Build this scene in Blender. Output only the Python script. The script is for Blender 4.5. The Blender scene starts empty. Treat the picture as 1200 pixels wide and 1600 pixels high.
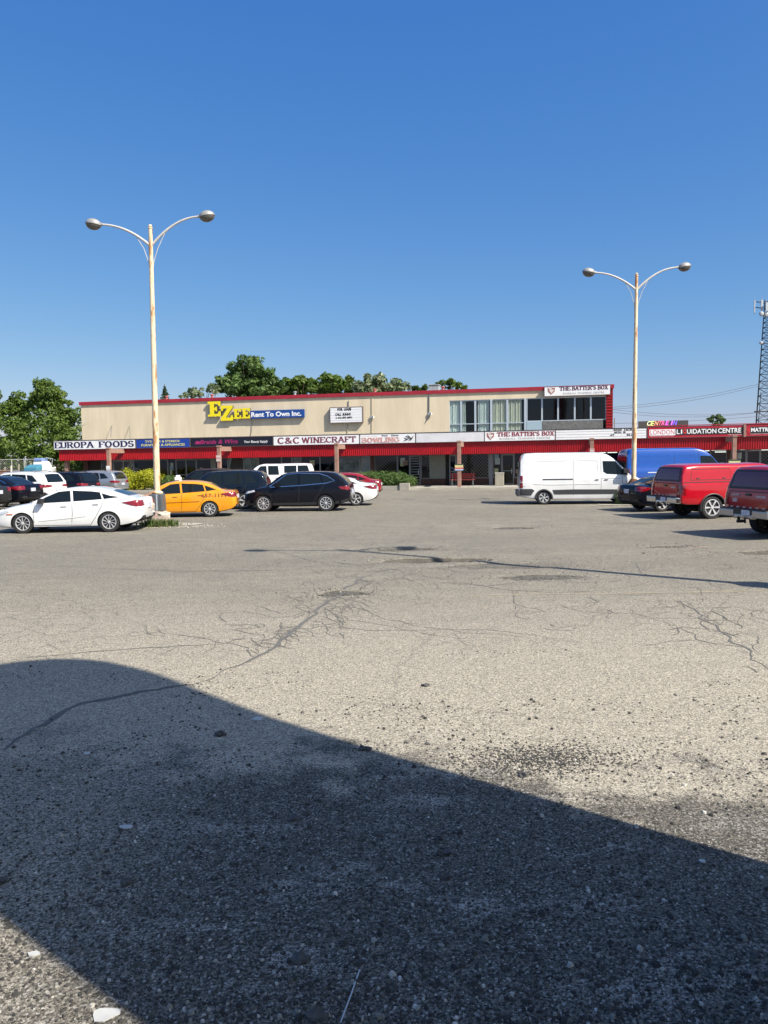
import bpy, bmesh, math, random
from math import sin, cos, tan, pi, radians as R, sqrt, atan2, exp
from mathutils import Vector as V, Matrix as M4, noise
from mathutils.bvhtree import BVHTree
random.seed(7)
S = bpy.context.scene
COL = S.collection

# ------------------------------------------------------------ camera
CAM_H = 2.35
PITCH = math.atan(87/1200); ROLL = 0.0163
F_ = V((0, cos(PITCH), -sin(PITCH))); R0 = V((1, 0, 0)); U0 = R0.cross(F_)
RT = R0*cos(ROLL) - U0*sin(ROLL); UP = U0*cos(ROLL) + R0*sin(ROLL)
cd = bpy.data.cameras.new('camera'); cam = bpy.data.objects.new('camera', cd); COL.objects.link(cam)
cd.sensor_fit = 'VERTICAL'; cd.sensor_height = 36; cd.lens = 27.0
cd.clip_start = 0.05; cd.clip_end = 5000
mw = M4((RT, UP, -F_)).transposed().to_4x4(); mw.translation = V((0, 0, CAM_H)); cam.matrix_world = mw
S.camera = cam
S.render.resolution_x = 768; S.render.resolution_y = 1024

# ------------------------------------------------------------ light
SKY_GRADE = [(1.22, .40), (.791, .825), (.385, 2.2)]     # per-channel contrast of the sky colour
SUN_EL = 45.5; SUN_AZ = 38.5           # shadows run towards (-cos, +sin) of SUN_AZ
SH = V((-cos(R(SUN_AZ)), sin(R(SUN_AZ)), 0)); QV = V((sin(R(SUN_AZ)), cos(R(SUN_AZ)), 0))
sun_dir = (-SH*cos(R(SUN_EL)) + V((0, 0, sin(R(SUN_EL))))).normalized()
W = bpy.data.worlds.new('World'); S.world = W; W.use_nodes = True
nt = W.node_tree; bg = nt.nodes['Background']
sk = nt.nodes.new('ShaderNodeTexSky'); sk.sky_type = 'NISHITA'; sk.sun_disc = False
sk.sun_elevation = R(SUN_EL)
sk.sun_rotation = math.atan2(sun_dir.x, sun_dir.y)
sk.altitude = 0; sk.air_density = 1.0; sk.dust_density = 0.35; sk.ozone_density = 4.0
sc_ = nt.nodes.new('ShaderNodeSeparateColor'); cc_ = nt.nodes.new('ShaderNodeCombineColor'); nt.links.new(sk.outputs[0], sc_.inputs[0])
for i_, (g_, k_) in enumerate(SKY_GRADE):
    a_ = nt.nodes.new('ShaderNodeMath'); a_.operation = 'POWER'; a_.inputs[1].default_value = g_; nt.links.new(sc_.outputs[i_], a_.inputs[0])
    b_ = nt.nodes.new('ShaderNodeMath'); b_.operation = 'MULTIPLY'; b_.inputs[1].default_value = k_; nt.links.new(a_.outputs[0], b_.inputs[0]); nt.links.new(b_.outputs[0], cc_.inputs[i_])
# fill glow added round the sun (behind the camera) to lift the shade
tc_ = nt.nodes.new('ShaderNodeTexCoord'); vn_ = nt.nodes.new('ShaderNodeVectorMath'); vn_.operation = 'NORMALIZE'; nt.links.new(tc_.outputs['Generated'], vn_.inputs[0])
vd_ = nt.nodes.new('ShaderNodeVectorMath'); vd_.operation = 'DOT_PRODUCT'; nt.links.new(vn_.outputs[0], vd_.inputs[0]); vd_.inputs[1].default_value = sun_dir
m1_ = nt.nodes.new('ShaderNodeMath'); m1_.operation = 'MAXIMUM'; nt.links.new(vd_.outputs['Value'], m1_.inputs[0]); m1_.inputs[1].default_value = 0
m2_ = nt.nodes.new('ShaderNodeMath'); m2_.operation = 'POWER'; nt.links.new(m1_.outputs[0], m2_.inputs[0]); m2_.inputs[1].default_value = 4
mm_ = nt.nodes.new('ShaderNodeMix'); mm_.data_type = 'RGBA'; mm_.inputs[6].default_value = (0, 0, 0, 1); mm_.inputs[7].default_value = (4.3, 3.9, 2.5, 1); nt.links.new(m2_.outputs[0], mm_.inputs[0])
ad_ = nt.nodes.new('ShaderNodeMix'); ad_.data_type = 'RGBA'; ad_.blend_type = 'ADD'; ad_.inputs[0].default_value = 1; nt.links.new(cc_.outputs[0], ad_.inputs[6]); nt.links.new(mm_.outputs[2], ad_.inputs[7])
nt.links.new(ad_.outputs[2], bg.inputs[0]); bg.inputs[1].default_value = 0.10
sl = bpy.data.lights.new('sun', 'SUN'); sl.energy = 4.8; sl.angle = R(0.55); sl.color = (1.0, 0.93, 0.82)
so = bpy.data.objects.new('sun', sl); COL.objects.link(so); so.location = sun_dir*60
so.rotation_euler = sun_dir.to_track_quat('Z', 'Y').to_euler()
S.view_settings.view_transform = 'Standard'; S.view_settings.look = 'None'
S.view_settings.exposure = 0.75; S.view_settings.gamma = 1; S.view_settings.use_curve_mapping = False
S.render.engine = 'CYCLES'
S.cycles.max_bounces = 6; S.cycles.transparent_max_bounces = 12
try: S.cycles.use_denoising = True
except Exception: pass

# ------------------------------------------------------------ survey: pixel of the photograph -> point of the place
def ray(px, py): return F_*1200 + RT*(px-600) + UP*(800-py)
def G(px, py, z=0.0):
    d = ray(px, py); t = (z-CAM_H)/d.z
    return V((0, 0, CAM_H)) + d*t
def AT(px, py, Y):
    d = ray(px, py); return V((0, 0, CAM_H)) + d*(Y/d.y)
TH = R(11.5); UX = V((cos(TH), -sin(TH), 0)); NY = V((sin(TH), cos(TH), 0))
d_ = ray(717, 761.4); OB = V((0, 0, CAM_H)) + d_*(52.9/d_.y); OB.z = 0     # facade origin: foot of the middle column
def BP(px, py, yo):                                                     # facade-plane point (lx, z)
    d = ray(px, py); o = V((0, 0, CAM_H)); t = ((OB-o).dot(NY)+yo)/d.dot(NY); p = o+d*t
    return (p-OB).dot(UX), p.z
def BW(lx, ly, z): return OB + UX*lx + NY*ly + V((0, 0, z))
MB_ = M4.Translation(OB) @ M4.Rotation(-TH, 4, 'Z')

# ------------------------------------------------------------ materials
MATS = {}
def mat(name, col, rough=.6, metal=0., spec=.5, coat=0., var=0., vscale=3., bump=0., bscale=40., col2=None, emis=None, stretch=None, rlo=.35, rhi=.65):
    if name in MATS: return MATS[name]
    m = bpy.data.materials.new(name); m.use_nodes = True; n = m.node_tree.nodes; l = m.node_tree.links
    b = n['Principled BSDF']; b.inputs['Base Color'].default_value = (*col, 1)
    b.inputs['Roughness'].default_value = rough; b.inputs['Metallic'].default_value = metal
    b.inputs['Specular IOR Level'].default_value = spec
    if coat: b.inputs['Coat Weight'].default_value = coat; b.inputs['Coat Roughness'].default_value = .04
    if emis: b.inputs['Emission Color'].default_value = (*col, 1); b.inputs['Emission Strength'].default_value = emis
    tc = n.new('ShaderNodeTexCoord'); mp = n.new('ShaderNodeMapping'); l.new(tc.outputs['Object'], mp.inputs[0])
    if stretch: mp.inputs['Scale'].default_value = stretch
    if var or col2:
        nz = n.new('ShaderNodeTexNoise'); nz.inputs['Scale'].default_value = vscale; nz.inputs['Detail'].default_value = 6
        nz.inputs['Roughness'].default_value = .65
        l.new(mp.outputs[0], nz.inputs['Vector'])
        mx = n.new('ShaderNodeMix'); mx.data_type = 'RGBA'
        rp = n.new('ShaderNodeMapRange'); rp.inputs[1].default_value = rlo; rp.inputs[2].default_value = rhi
        l.new(nz.outputs[0], rp.inputs[0]); l.new(rp.outputs[0], mx.inputs[0])
        c2 = col2 or tuple(max(0, c*(1-var)) for c in col)
        mx.inputs[6].default_value = (*col, 1); mx.inputs[7].default_value = (*c2, 1)
        l.new(mx.outputs[2], b.inputs['Base Color'])
    if bump:
        nb = n.new('ShaderNodeTexNoise'); nb.inputs['Scale'].default_value = bscale; nb.inputs['Detail'].default_value = 4
        l.new(mp.outputs[0], nb.inputs['Vector'])
        bp = n.new('ShaderNodeBump'); bp.inputs['Strength'].default_value = bump; bp.inputs['Distance'].default_value = .02
        l.new(nb.outputs[0], bp.inputs['Height']); l.new(bp.outputs[0], b.inputs['Normal'])
    MATS[name] = m; return m
def paint(name, col, rough=.25):
    return mat(name, col, rough=rough, coat=((.5 if col[0] > 3*col[1] and col[1] < .02 else 1.0) if max(col) > .1 else .15), spec=(.5 if max(col) > .1 else .2), var=.12, vscale=1.5)

# ------------------------------------------------------------ objects
def tag(o, label=None, cat=None, group=None, kind=None):
    if label: o['label'] = label
    if cat: o['category'] = cat
    if group: o['group'] = group
    if kind: o['kind'] = kind
    return o
def thing(name, label, cat, loc=(0, 0, 0), rz=0., group=None):
    o = bpy.data.objects.new(name, None); COL.objects.link(o); o.empty_display_size = .2
    o.matrix_world = M4.Translation(V(loc)) @ M4.Rotation(rz, 4, 'Z')
    return tag(o, label, cat, group)
def mworld(o):
    m = o.matrix_basis.copy(); p = o.parent
    while p: m = p.matrix_basis @ m; p = p.parent
    return m
class MB:
    """collects geometry in a frame `m` (default world) and links it as one mesh object"""
    def __init__(s, m=None): s.v = []; s.f = []; s.mi = []; s.m = m or M4.Identity(4); s.cur = 0
    def add(s, vs, fs, mi=None):
        b = len(s.v); s.v += [s.m @ V(p) for p in vs]
        s.f += [tuple(b+i for i in f) for f in fs]; s.mi += [s.cur if mi is None else mi]*len(fs); return s
    def box(s, a, b, mi=None):
        x0, y0, z0 = a; x1, y1, z1 = b
        if x0 > x1: x0, x1 = x1, x0
        if y0 > y1: y0, y1 = y1, y0
        if z0 > z1: z0, z1 = z1, z0
        return s.add([(x0,y0,z0),(x1,y0,z0),(x1,y1,z0),(x0,y1,z0),(x0,y0,z1),(x1,y0,z1),(x1,y1,z1),(x0,y1,z1)],
                     [(3,2,1,0),(4,5,6,7),(0,1,5,4),(1,2,6,5),(2,3,7,6),(3,0,4,7)], mi)
    def tube(s, pts, rad, n=8, mi=None, cap=True):
        pts = [V(p) for p in pts]; rs = rad if isinstance(rad, (list, tuple)) else [rad]*len(pts)
        vs = []; fs = []; prev = None
        for i, p in enumerate(pts):
            t = (pts[min(i+1, len(pts)-1)] - pts[max(i-1, 0)]).normalized()
            if prev is None: a = t.cross(V((0, 0, 1)) if abs(t.z) < .9 else V((1, 0, 0))).normalized()
            else: a = (prev - t*prev.dot(t)).normalized()
            prev = a; b = t.cross(a)
            for k in range(n):
                an = 2*pi*k/n; vs.append(p + (a*cos(an)+b*sin(an))*rs[i])
        for i in range(len(pts)-1):
            for k in range(n):
                k2 = (k+1) % n; fs.append((i*n+k, i*n+k2, (i+1)*n+k2, (i+1)*n+k))
        if cap: fs += [tuple(range(n))[::-1], tuple((len(pts)-1)*n+k for k in range(n))]
        return s.add(vs, fs, mi)
    def lathe(s, prof, c=(0, 0, 0), n=24, axis='Z', mi=None):
        vs = []; fs = []; c = V(c)
        for r, h in prof:
            for k in range(n):
                a = 2*pi*k/n
                p = V((r*cos(a), r*sin(a), h)) if axis == 'Z' else V((r*cos(a), h, r*sin(a)))
                vs.append(c+p)
        for i in range(len(prof)-1):
            for k in range(n):
                k2 = (k+1) % n; fs.append((i*n+k, i*n+k2, (i+1)*n+k2, (i+1)*n+k))
        return s.add(vs, fs, mi)
    def prism(s, poly, y0, y1, mi=None):            # polygon in xz extruded along y
        n = len(poly); vs = [(x, y0, z) for x, z in poly] + [(x, y1, z) for x, z in poly]
        fs = [tuple(range(n)), tuple(range(2*n-1, n-1, -1))] + [(i, n+i, n+(i+1) % n, (i+1) % n) for i in range(n)]
        return s.add(vs, fs, mi)
    def build(s, name, mats, parent=None, smooth=None, fix=True, bevel=0):
        me = bpy.data.meshes.new(name)
        inv = mworld(parent).inverted() if parent else M4.Identity(4)
        me.from_pydata([inv @ p for p in s.v], [], s.f)
        if not isinstance(mats, (list, tuple)): mats = [mats]
        for m in mats: me.materials.append(m)
        me.polygons.foreach_set('material_index', s.mi)
        if fix:
            bm = bmesh.new(); bm.from_mesh(me); bmesh.ops.recalc_face_normals(bm, faces=bm.faces)
            if bevel:
                es = [e for e in bm.edges if e.calc_face_angle(0) > .6]
                bmesh.ops.bevel(bm, geom=es, offset=bevel, segments=2, affect='EDGES', profile=.6)
            bm.to_mesh(me); bm.free()
        if smooth is not None:
            me.polygons.foreach_set('use_smooth', [True]*len(me.polygons)); me.set_sharp_from_angle(angle=R(smooth))
        me.update()
        o = bpy.data.objects.new(name, me); COL.objects.link(o)
        if parent: o.parent = parent
        return o
def single(mb, name, label, cat, mats, loc=None, group=None, kind=None, **k):
    """a thing that is one mesh, its origin at its base"""
    if loc is None:
        xs = [p.x for p in mb.v]; ys = [p.y for p in mb.v]; zs = [p.z for p in mb.v]
        loc = ((min(xs)+max(xs))/2, (min(ys)+max(ys))/2, min(zs))
    for p in mb.v: p -= V(loc)
    o = mb.build(name, mats, None, **k); o.location = loc
    return tag(o, label, cat, group, kind)

# ------------------------------------------------------------ lettering
def text_mb(s, w, h, place, thick=.012, bold=.0, shear=0., space=1.0):
    """built-in face, fitted into w x h; place(x, y, d) -> world point"""
    c = bpy.data.curves.new('t', 'FONT'); c.body = s; c.size = 1; c.offset = bold; c.shear = shear
    c.space_character = space; c.resolution_u = 3
    o = bpy.data.objects.new('t', c); COL.objects.link(o)
    dg = bpy.context.evaluated_depsgraph_get(); dg.update()
    me = bpy.data.meshes.new_from_object(o.evaluated_get(dg)); bpy.data.objects.remove(o); bpy.data.curves.remove(c)
    xs = [v.co.x for v in me.vertices]; ys = [v.co.y for v in me.vertices]
    x0, x1, y0, y1 = min(xs), max(xs), min(ys), max(ys)
    mb = MB(); base = [place((v.co.x-x0)/(x1-x0)*w, (v.co.y-y0)/(y1-y0)*h, 0) for v in me.vertices]
    mb.add(base, [tuple(p.vertices) for p in me.polygons]); bpy.data.meshes.remove(me)
    return mb
# stroke face with serifs: glyph = (width, [polyline...]); a trailing flag asks for serifs at the ends
def arc(cx, cy, rx, ry, a0, a1, n=10):
    return [(cx+rx*cos(R(a0+(a1-a0)*i/n)), cy+ry*sin(R(a0+(a1-a0)*i/n))) for i in range(n+1)]
GL = {
 'E': (.62, [([(.1,0),(.1,1)],1), ([(.1,1),(.6,1),(.6,.84)],0), ([(.1,.52),(.48,.52)],0), ([(.1,0),(.62,0),(.62,.2)],0)]),
 'F': (.58, [([(.1,0),(.1,1)],1), ([(.1,1),(.58,1),(.58,.82)],0), ([(.1,.52),(.45,.52)],0)]),
 'U': (.72, [([(.1,1)]+arc(.36,.28,.26,.28,180,360)+[(.62,1)],1)]),
 'R': (.7, [([(.1,0),(.1,1)],1), ([(.1,1)]+arc(.36,.76,.22,.24,90,-90)+[(.1,.52)],0), ([(.34,.52),(.64,0)],1)]),
 'P': (.62, [([(.1,0),(.1,1)],1), ([(.1,1)]+arc(.36,.74,.22,.26,90,-90)+[(.1,.48)],0)]),
 'B': (.66, [([(.1,0),(.1,1)],1), ([(.1,1)]+arc(.34,.77,.19,.23,90,-90)+[(.1,.54)],0), ([(.1,.54)]+arc(.36,.27,.24,.27,90,-90)+[(.1,0)],0)]),
 'D': (.72, [([(.1,0),(.1,1)],1), ([(.1,1)]+arc(.3,.5,.36,.5,90,-90)+[(.1,0)],0)]),
 'O': (.78, [(arc(.38,.5,.3,.5,0,360,20),0)]),
 'C': (.7, [(arc(.4,.5,.32,.5,45,315,14),0)]),
 'G': (.74, [(arc(.4,.5,.32,.5,45,330,14)+[(.68,.45),(.46,.45)],0)]),
 'A': (.76, [([(.06,0),(.38,1)],1), ([(.38,1),(.7,0)],1), ([(.18,.34),(.58,.34)],0)]),
 'S': (.6, [(arc(.3,.75,.22,.25,20,270,9)+arc(.3,.25,.24,.25,90,-160,9),0)]),
 'T': (.68, [([(.34,0),(.34,1)],1), ([(.04,.82),(.04,1),(.64,1),(.64,.82)],0)]),
 'H': (.74, [([(.1,0),(.1,1)],1), ([(.62,0),(.62,1)],1), ([(.1,.5),(.62,.5)],0)]),
 'I': (.32, [([(.16,0),(.16,1)],1)]),
 'N': (.76, [([(.1,0),(.1,1)],1), ([(.1,1),(.64,0)],0), ([(.64,0),(.64,1)],1)]),
 'L': (.58, [([(.1,0),(.1,1)],1), ([(.1,0),(.58,0),(.58,.2)],0)]),
 'W': (1.0, [([(.06,1),(.28,0)],0), ([(.28,0),(.5,1)],0), ([(.5,1),(.72,0)],0), ([(.72,0),(.94,1)],1)]),
 'X': (.72, [([(.08,0),(.62,1)],1), ([(.08,1),(.62,0)],1)]),
 'Z': (.7, [([(.08,.8),(.08,1),(.62,1),(.08,0),(.64,0),(.64,.22)],0)]),
 "'": (.2, [([(.1,1),(.1,.72)],0)]),
 '&': (.8, [([(.72,0),(.2,.72)]+arc(.34,.82,.15,.18,200,-30,8)+[(.14,.3)]+arc(.32,.22,.22,.22,170,330,8)+[(.7,.46)],0)]),
 ' ': (.4, []),
}
def serif_mb(s, w, h, place, vw=.17, hw=.09, gap=.1, serif=.09):
    mb = MB(); tot = sum(GL[c][0]+gap for c in s)-gap; sx = w/tot; X = 0
    def ribbon(p, q):
        dx, dy = q[0]-p[0], q[1]-p[1]; L = sqrt(dx*dx+dy*dy) or 1e-6
        v = abs(dy)/L; wd = (vw*v + hw*(1-v))/2
        nx, ny = -dy/L*wd, dx/L*wd; ex, ey = dx/L*wd*.5, dy/L*wd*.5
        P = [(p[0]+nx-ex, p[1]+ny-ey), (p[0]-nx-ex, p[1]-ny-ey), (q[0]-nx+ex, q[1]-ny+ey), (q[0]+nx+ex, q[1]+ny+ey)]
        mb.add([place((X+a)*sx, (hw/2+b*(1-hw))*h, .0008*k) for a, b in P], [(0, 1, 2, 3)])
    k = 0
    for c in s:
        gw, strokes = GL[c]
        for pl, sf in strokes:
            for i in range(len(pl)-1): k = (k+1) % 7; ribbon(pl[i], pl[i+1])
            if sf:
                for e in (pl[0], pl[-1]): k = (k+1) % 7; ribbon((e[0]-serif-vw/2, e[1]), (e[0]+serif+vw/2, e[1]))
        X += gw+gap
    return mb
# ------------------------------------------------------------ ground
def bump(x, y): return .26*exp(-(((x+19.5)/6.5)**2+((y-36)/5.5)**2))
HOLES = [(1.0, 17.2, 1.25, .42, .10), (.5, 19.3, .9, .35, .045), (-.75, 13.2, .45, .3, .03), (9.3, 17.5, 1.1, .5, .09), (7.0, 19.0, .5, .25, .04),
         (4.2, 24.5, .8, .4, .035), (2.6, 16.2, 1.6, .5, .02), (3.1, 14.6, .9, .35, .02), (.35, 7.9, .14, .06, .02), (7.8, 25.5, 1.6, .5, .02)]
def gz(x, y):
    z = bump(x, y)
    if y < 60 and abs(x) < 30:
        z += .012*noise.noise(V((x*.25, y*.25, 3)))
        for hx, hy, rx, ry, dp in HOLES:
            d = ((x-hx)/rx)**2+((y-hy)/ry)**2
            if d < 3:
                d += .55*noise.noise(V((x*3.1, y*3.1, hx))) + .35*noise.noise(V((x*9, y*9, hx)))
                t = min(1, max(0, (1.05-d)/.25)); z -= dp*t*(1-.35*noise.noise(V((x*7, y*7, 1))))
    return z
def axis_pts(spec):
    out = []
    for a, b, s in spec:
        n = max(1, int(round((b-a)/s))); out += [a+(b-a)*i/n for i in range(n)]
    return out+[spec[-1][1]]
def asphalt():
    m = bpy.data.materials.new('asphalt'); m.use_nodes = True; n = m.node_tree.nodes; l = m.node_tree.links
    b = n['Principled BSDF']; b.inputs['Roughness'].default_value = .9; b.inputs['Specular IOR Level'].default_value = .25
    g = n.new('ShaderNodeNewGeometry'); P = g.outputs['Position']
    def nz(sc, det=4, vec=P, r=.6):
        t = n.new('ShaderNodeTexNoise'); t.inputs['Scale'].default_value = sc; t.inputs['Detail'].default_value = det
        t.inputs['Roughness'].default_value = r; l.new(vec, t.inputs['Vector']); return t.outputs[0]
    def mr(v, a, c, o0=0., o1=1., smooth=False):
        t = n.new('ShaderNodeMapRange'); l.new(v, t.inputs[0])
        if smooth: t.interpolation_type = 'SMOOTHSTEP'
        for i, x in zip((1, 2, 3, 4), (a, c, o0, o1)): t.inputs[i].default_value = x
        return t.outputs[0]
    def mth(op, a, c=None):
        t = n.new('ShaderNodeMath'); t.operation = op
        for i, x in enumerate((a, c)):
            if x is None: continue
            if isinstance(x, (int, float)): t.inputs[i].default_value = x
            else: l.new(x, t.inputs[i])
        return t.outputs[0]
    def mix(f, a, c, mode='MIX'):
        t = n.new('ShaderNodeMix'); t.data_type = 'RGBA'; t.blend_type = mode
        for i, x in ((0, f), (6, a), (7, c)):
            if isinstance(x, (int, float)): t.inputs[i].default_value = x
            elif isinstance(x, tuple): t.inputs[i].default_value = (*x, 1)
            else: l.new(x, t.inputs[i])
        return t.outputs[2]
    mp = n.new('ShaderNodeMapping'); mp.inputs['Scale'].default_value = (1, 2.2, 1); mp.inputs['Rotation'].default_value = (0, 0, .12)
    l.new(P, mp.inputs[0])
    big = nz(.12, 5, mp.outputs[0]); mid = nz(.9, 6, mp.outputs[0], .7)
    sp = n.new('ShaderNodeSeparateXYZ'); l.new(P, sp.inputs[0])
    # aggregate
    vo = n.new('ShaderNodeTexVoronoi'); vo.inputs['Scale'].default_value = 88; l.new(P, vo.inputs['Vector'])
    sep = n.new('ShaderNodeSeparateColor'); l.new(vo.outputs['Color'], sep.inputs[0])
    vo2 = n.new('ShaderNodeTexVoronoi'); vo2.inputs['Scale'].default_value = 190; l.new(P, vo2.inputs['Vector'])
    sep2 = n.new('ShaderNodeSeparateColor'); l.new(vo2.outputs['Color'], sep2.inputs[0])
    base = mix(mr(big, .35, .65), (.185, .168, .132), (.238, .217, .170))
    base = mix(mr(mid, .3, .75), base, (.148, .136, .110))
    # older, paler surface near the camera; loose dark asphalt grit where the top layer has broken up
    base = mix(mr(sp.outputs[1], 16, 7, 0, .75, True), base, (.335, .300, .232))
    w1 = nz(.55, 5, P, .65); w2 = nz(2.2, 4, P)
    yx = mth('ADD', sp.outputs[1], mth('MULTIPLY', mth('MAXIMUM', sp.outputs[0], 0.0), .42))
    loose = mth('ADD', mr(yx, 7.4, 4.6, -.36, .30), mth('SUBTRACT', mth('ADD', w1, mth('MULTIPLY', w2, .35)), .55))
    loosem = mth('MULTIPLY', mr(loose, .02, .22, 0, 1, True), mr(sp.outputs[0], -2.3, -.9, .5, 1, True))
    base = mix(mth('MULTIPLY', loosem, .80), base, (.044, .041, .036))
    # scattered broken patches further out
    pat = mth('MULTIPLY', mr(nz(.28, 6, mp.outputs[0], .7), .60, .70, 0, 1, True), mr(sp.outputs[1], 9, 12, 0, 1))
    base = mix(mth('MULTIPLY', pat, .45), base, (.13, .125, .115))
    dust0 = mr(nz(1.1, 6, mp.outputs[0], .75), .52, .64, 0, .8, True)
    base = mix(mth('MULTIPLY', dust0, loosem), base, (.21, .198, .170))
    ag = mr(sep.outputs[0], 0, 1, .42, 1.58); ag2 = mr(sep2.outputs[0], 0, 1, .50, 1.5)
    agc = mth('POWER', mth('MULTIPLY', ag, ag2), mth('ADD', 1.0, mth('MULTIPLY', loosem, .35)))
    vo3 = n.new('ShaderNodeTexVoronoi'); vo3.inputs['Scale'].default_value = 34; l.new(P, vo3.inputs['Vector'])
    sep3 = n.new('ShaderNodeSeparateColor'); l.new(vo3.outputs['Color'], sep3.inputs[0])
    pale = mth('MAXIMUM', mr(sep.outputs[1], .93, .97, 0, 1), mth('MULTIPLY', mr(sep3.outputs[0], .93, .95, 0, 1), mr(vo3.outputs['Distance'], .35, .2, 0, 1)))
    dust = mr(nz(1.3, 6, P, .7), .50, .64, 0, 1, True)
    dark = mr(nz(26, 3), .60, .66, 0, 1)
    c = mix(1.0, base, agc, 'MULTIPLY')
    c = mix(mth('MULTIPLY', pale, .7), c, (.40, .38, .34)); c = mix(mth('MULTIPLY', dark, .55), c, (.06, .06, .06))
    # cracks
    wn = n.new('ShaderNodeTexNoise'); wn.inputs['Scale'].default_value = 1.1; wn.inputs['Detail'].default_value = 5; l.new(P, wn.inputs['Vector'])
    va = n.new('ShaderNodeVectorMath'); va.operation = 'MULTIPLY_ADD'; l.new(wn.outputs['Color'], va.inputs[0])
    va.inputs[1].default_value = (.9, .9, 0); l.new(P, va.inputs[2])
    def crack(sc, width, lo, hi, msc):
        v = n.new('ShaderNodeTexVoronoi'); v.feature = 'DISTANCE_TO_EDGE'; v.inputs['Scale'].default_value = sc; v.voronoi_dimensions = '2D'
        l.new(va.outputs[0], v.inputs['Vector'])
        return mth('MULTIPLY', mr(v.outputs[0], 0, width*sc, 1, 0), mr(nz(msc, 3), lo, hi, 0, 1, True))
    k1 = crack(.24, .035, .46, .54, .2); k2 = crack(2.1, .022, .50, .58, .3)
    k2 = mth('MULTIPLY', k2, mr(sp.outputs[1], 8, 10, 0, 1))
    hole = mth('MULTIPLY', mr(sp.outputs[2], -.014, -.028, 0, 1, True), mr(sp.outputs[1], 40, 30, 0, 1)); c = mix(mth('MULTIPLY', hole, .7), c, (.06, .054, .046))
    c = mix(mth('MULTIPLY', mth('MAXIMUM', mth('MULTIPLY', k1, .35), mth('MULTIPLY', k2, .75)), .75), c, (.055, .052, .048))
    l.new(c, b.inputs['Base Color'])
    h = mth('ADD', mth('MULTIPLY', sep.outputs[0], 1.0), mth('MULTIPLY', w2, 1.5))
    bp = n.new('ShaderNodeBump'); bp.inputs['Strength'].default_value = .55; bp.inputs['Distance'].default_value = .006
    l.new(h, bp.inputs['Height']); l.new(bp.outputs[0], b.inputs['Normal'])
    return m
ASPH = asphalt()
xs = axis_pts([(-900,-100,100),(-100,-32,8),(-32,-10,1.5),(-10,-4,.5),(-4,11,.09),(11,14,.5),(14,40,3),(40,100,10),(100,900,100)])
ys = axis_pts([(-60,0,10),(0,7,.5),(7,12.6,.35),(12.6,20,.055),(20,26,.2),(26,46,1.5),(46,100,6),(100,1200,100)])
gm = bpy.data.meshes.new('ground'); nx = len(xs)
gm.from_pydata([(x, y, gz(x, y)) for y in ys for x in xs], [],
               [(j*nx+i, j*nx+i+1, (j+1)*nx+i+1, (j+1)*nx+i) for j in range(len(ys)-1) for i in range(nx-1)])
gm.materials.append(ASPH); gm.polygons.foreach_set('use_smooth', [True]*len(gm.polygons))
ground = bpy.data.objects.new('ground', gm); COL.objects.link(ground); tag(ground, kind='structure')

# cracks and faded paint lying on the ground sheet
def ribbon_px(pts, w, jit=.05, seg=.12, dz=.004, taper=True):
    """pts: photo pixels on the ground"""
    P = [G(*p) for p in pts]; out = []
    for a, b in zip(P[:-1], P[1:]):
        n = max(1, int((b-a).length/seg)); out += [a.lerp(b, i/n) for i in range(n)]
    out.append(P[-1]); N = len(out); mb = MB(); vs = []
    for i, p in enumerate(out):
        t = (out[min(i+1, N-1)]-out[max(i-1, 0)]).normalized(); s = V((-t.y, t.x, 0))
        q = p + s*jit*(noise.noise(p*2.3)+.6*noise.noise(p*7))*1.6
        ww = w*(.55+.9*abs(noise.noise(p*5)))*(min(1, 4*min(i+1, N-i)/N) if taper else 1)
        for sg in (-1, 1):
            r = q+s*sg*ww/2; vs.append((r.x, r.y, gz(r.x, r.y)+dz))
    mb.add(vs, [(2*i, 2*i+1, 2*i+3, 2*i+2) for i in range(N-1)]); return mb
CR = mat('crack_dirt', (.075, .070, .062), .95, var=.35, vscale=9)
CRL = mat('crack_tar', (.13, .125, .112), .9, var=.3, vscale=9)
YEL = mat('worn_line', (.33, .27, .16), .9, col2=(.22, .205, .17), vscale=4)
PNK = mat('spray_paint', (.45, .12, .12), .9, col2=(.24, .21, .19), vscale=6)
cr = [([(300,1070),(385,1035),(430,1008),(475,975),(505,945),(530,930),(560,905),(600,890)], .09), ([(0,1172),(80,1123),(130,1100),(200,1085),(290,1070),(300,1070)], .085),
      ([(0,1033),(120,1021),(260,1011),(360,1006)], .03), ([(360,1006),(395,1016),(400,1028),(385,1035)], .022), ([(360,1006),(330,1000),(262,990)], .016),
      ([(475,975),(440,985),(420,1000),(380,1005)], .02), ([(505,945),(470,960),(430,965),(380,955),(300,962)], .014), ([(475,975),(520,982),(600,985),(760,984),(900,1003)], .018),
      ([(530,930),(580,960),(640,978),(740,990),(960,1010)], .012), ([(480,968),(560,970),(700,996),(820,1000)], .012), ([(495,955),(545,948),(600,960)], .015),
      ([(1055,938),(1090,960),(1130,990),(1160,1010),(1200,1046)], .04), ([(1055,975),(1090,1000),(1180,1016),(1178,995),(1150,985)], .018), ([(1000,1010),(1050,1003),(1090,1000)], .015),
      ([(0,880),(150,888),(300,893),(500,890),(620,893)], .03), ([(300,852),(420,858),(520,885),(640,890)], .02), ([(620,893),(800,922),(900,926),(1000,915)], .02),
      ([(800,922),(805,945),(850,955),(800,960)], .018), ([(860,940),(900,955),(1000,960),(1055,975)], .014), ([(600,835),(750,845),(900,842)], .022),
      ([(520,878),(560,884),(600,880)], .05), ([(0,845),(200,842),(330,850)], .018), ([(640,905),(760,915),(860,905),(960,912)], .03)]
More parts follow.
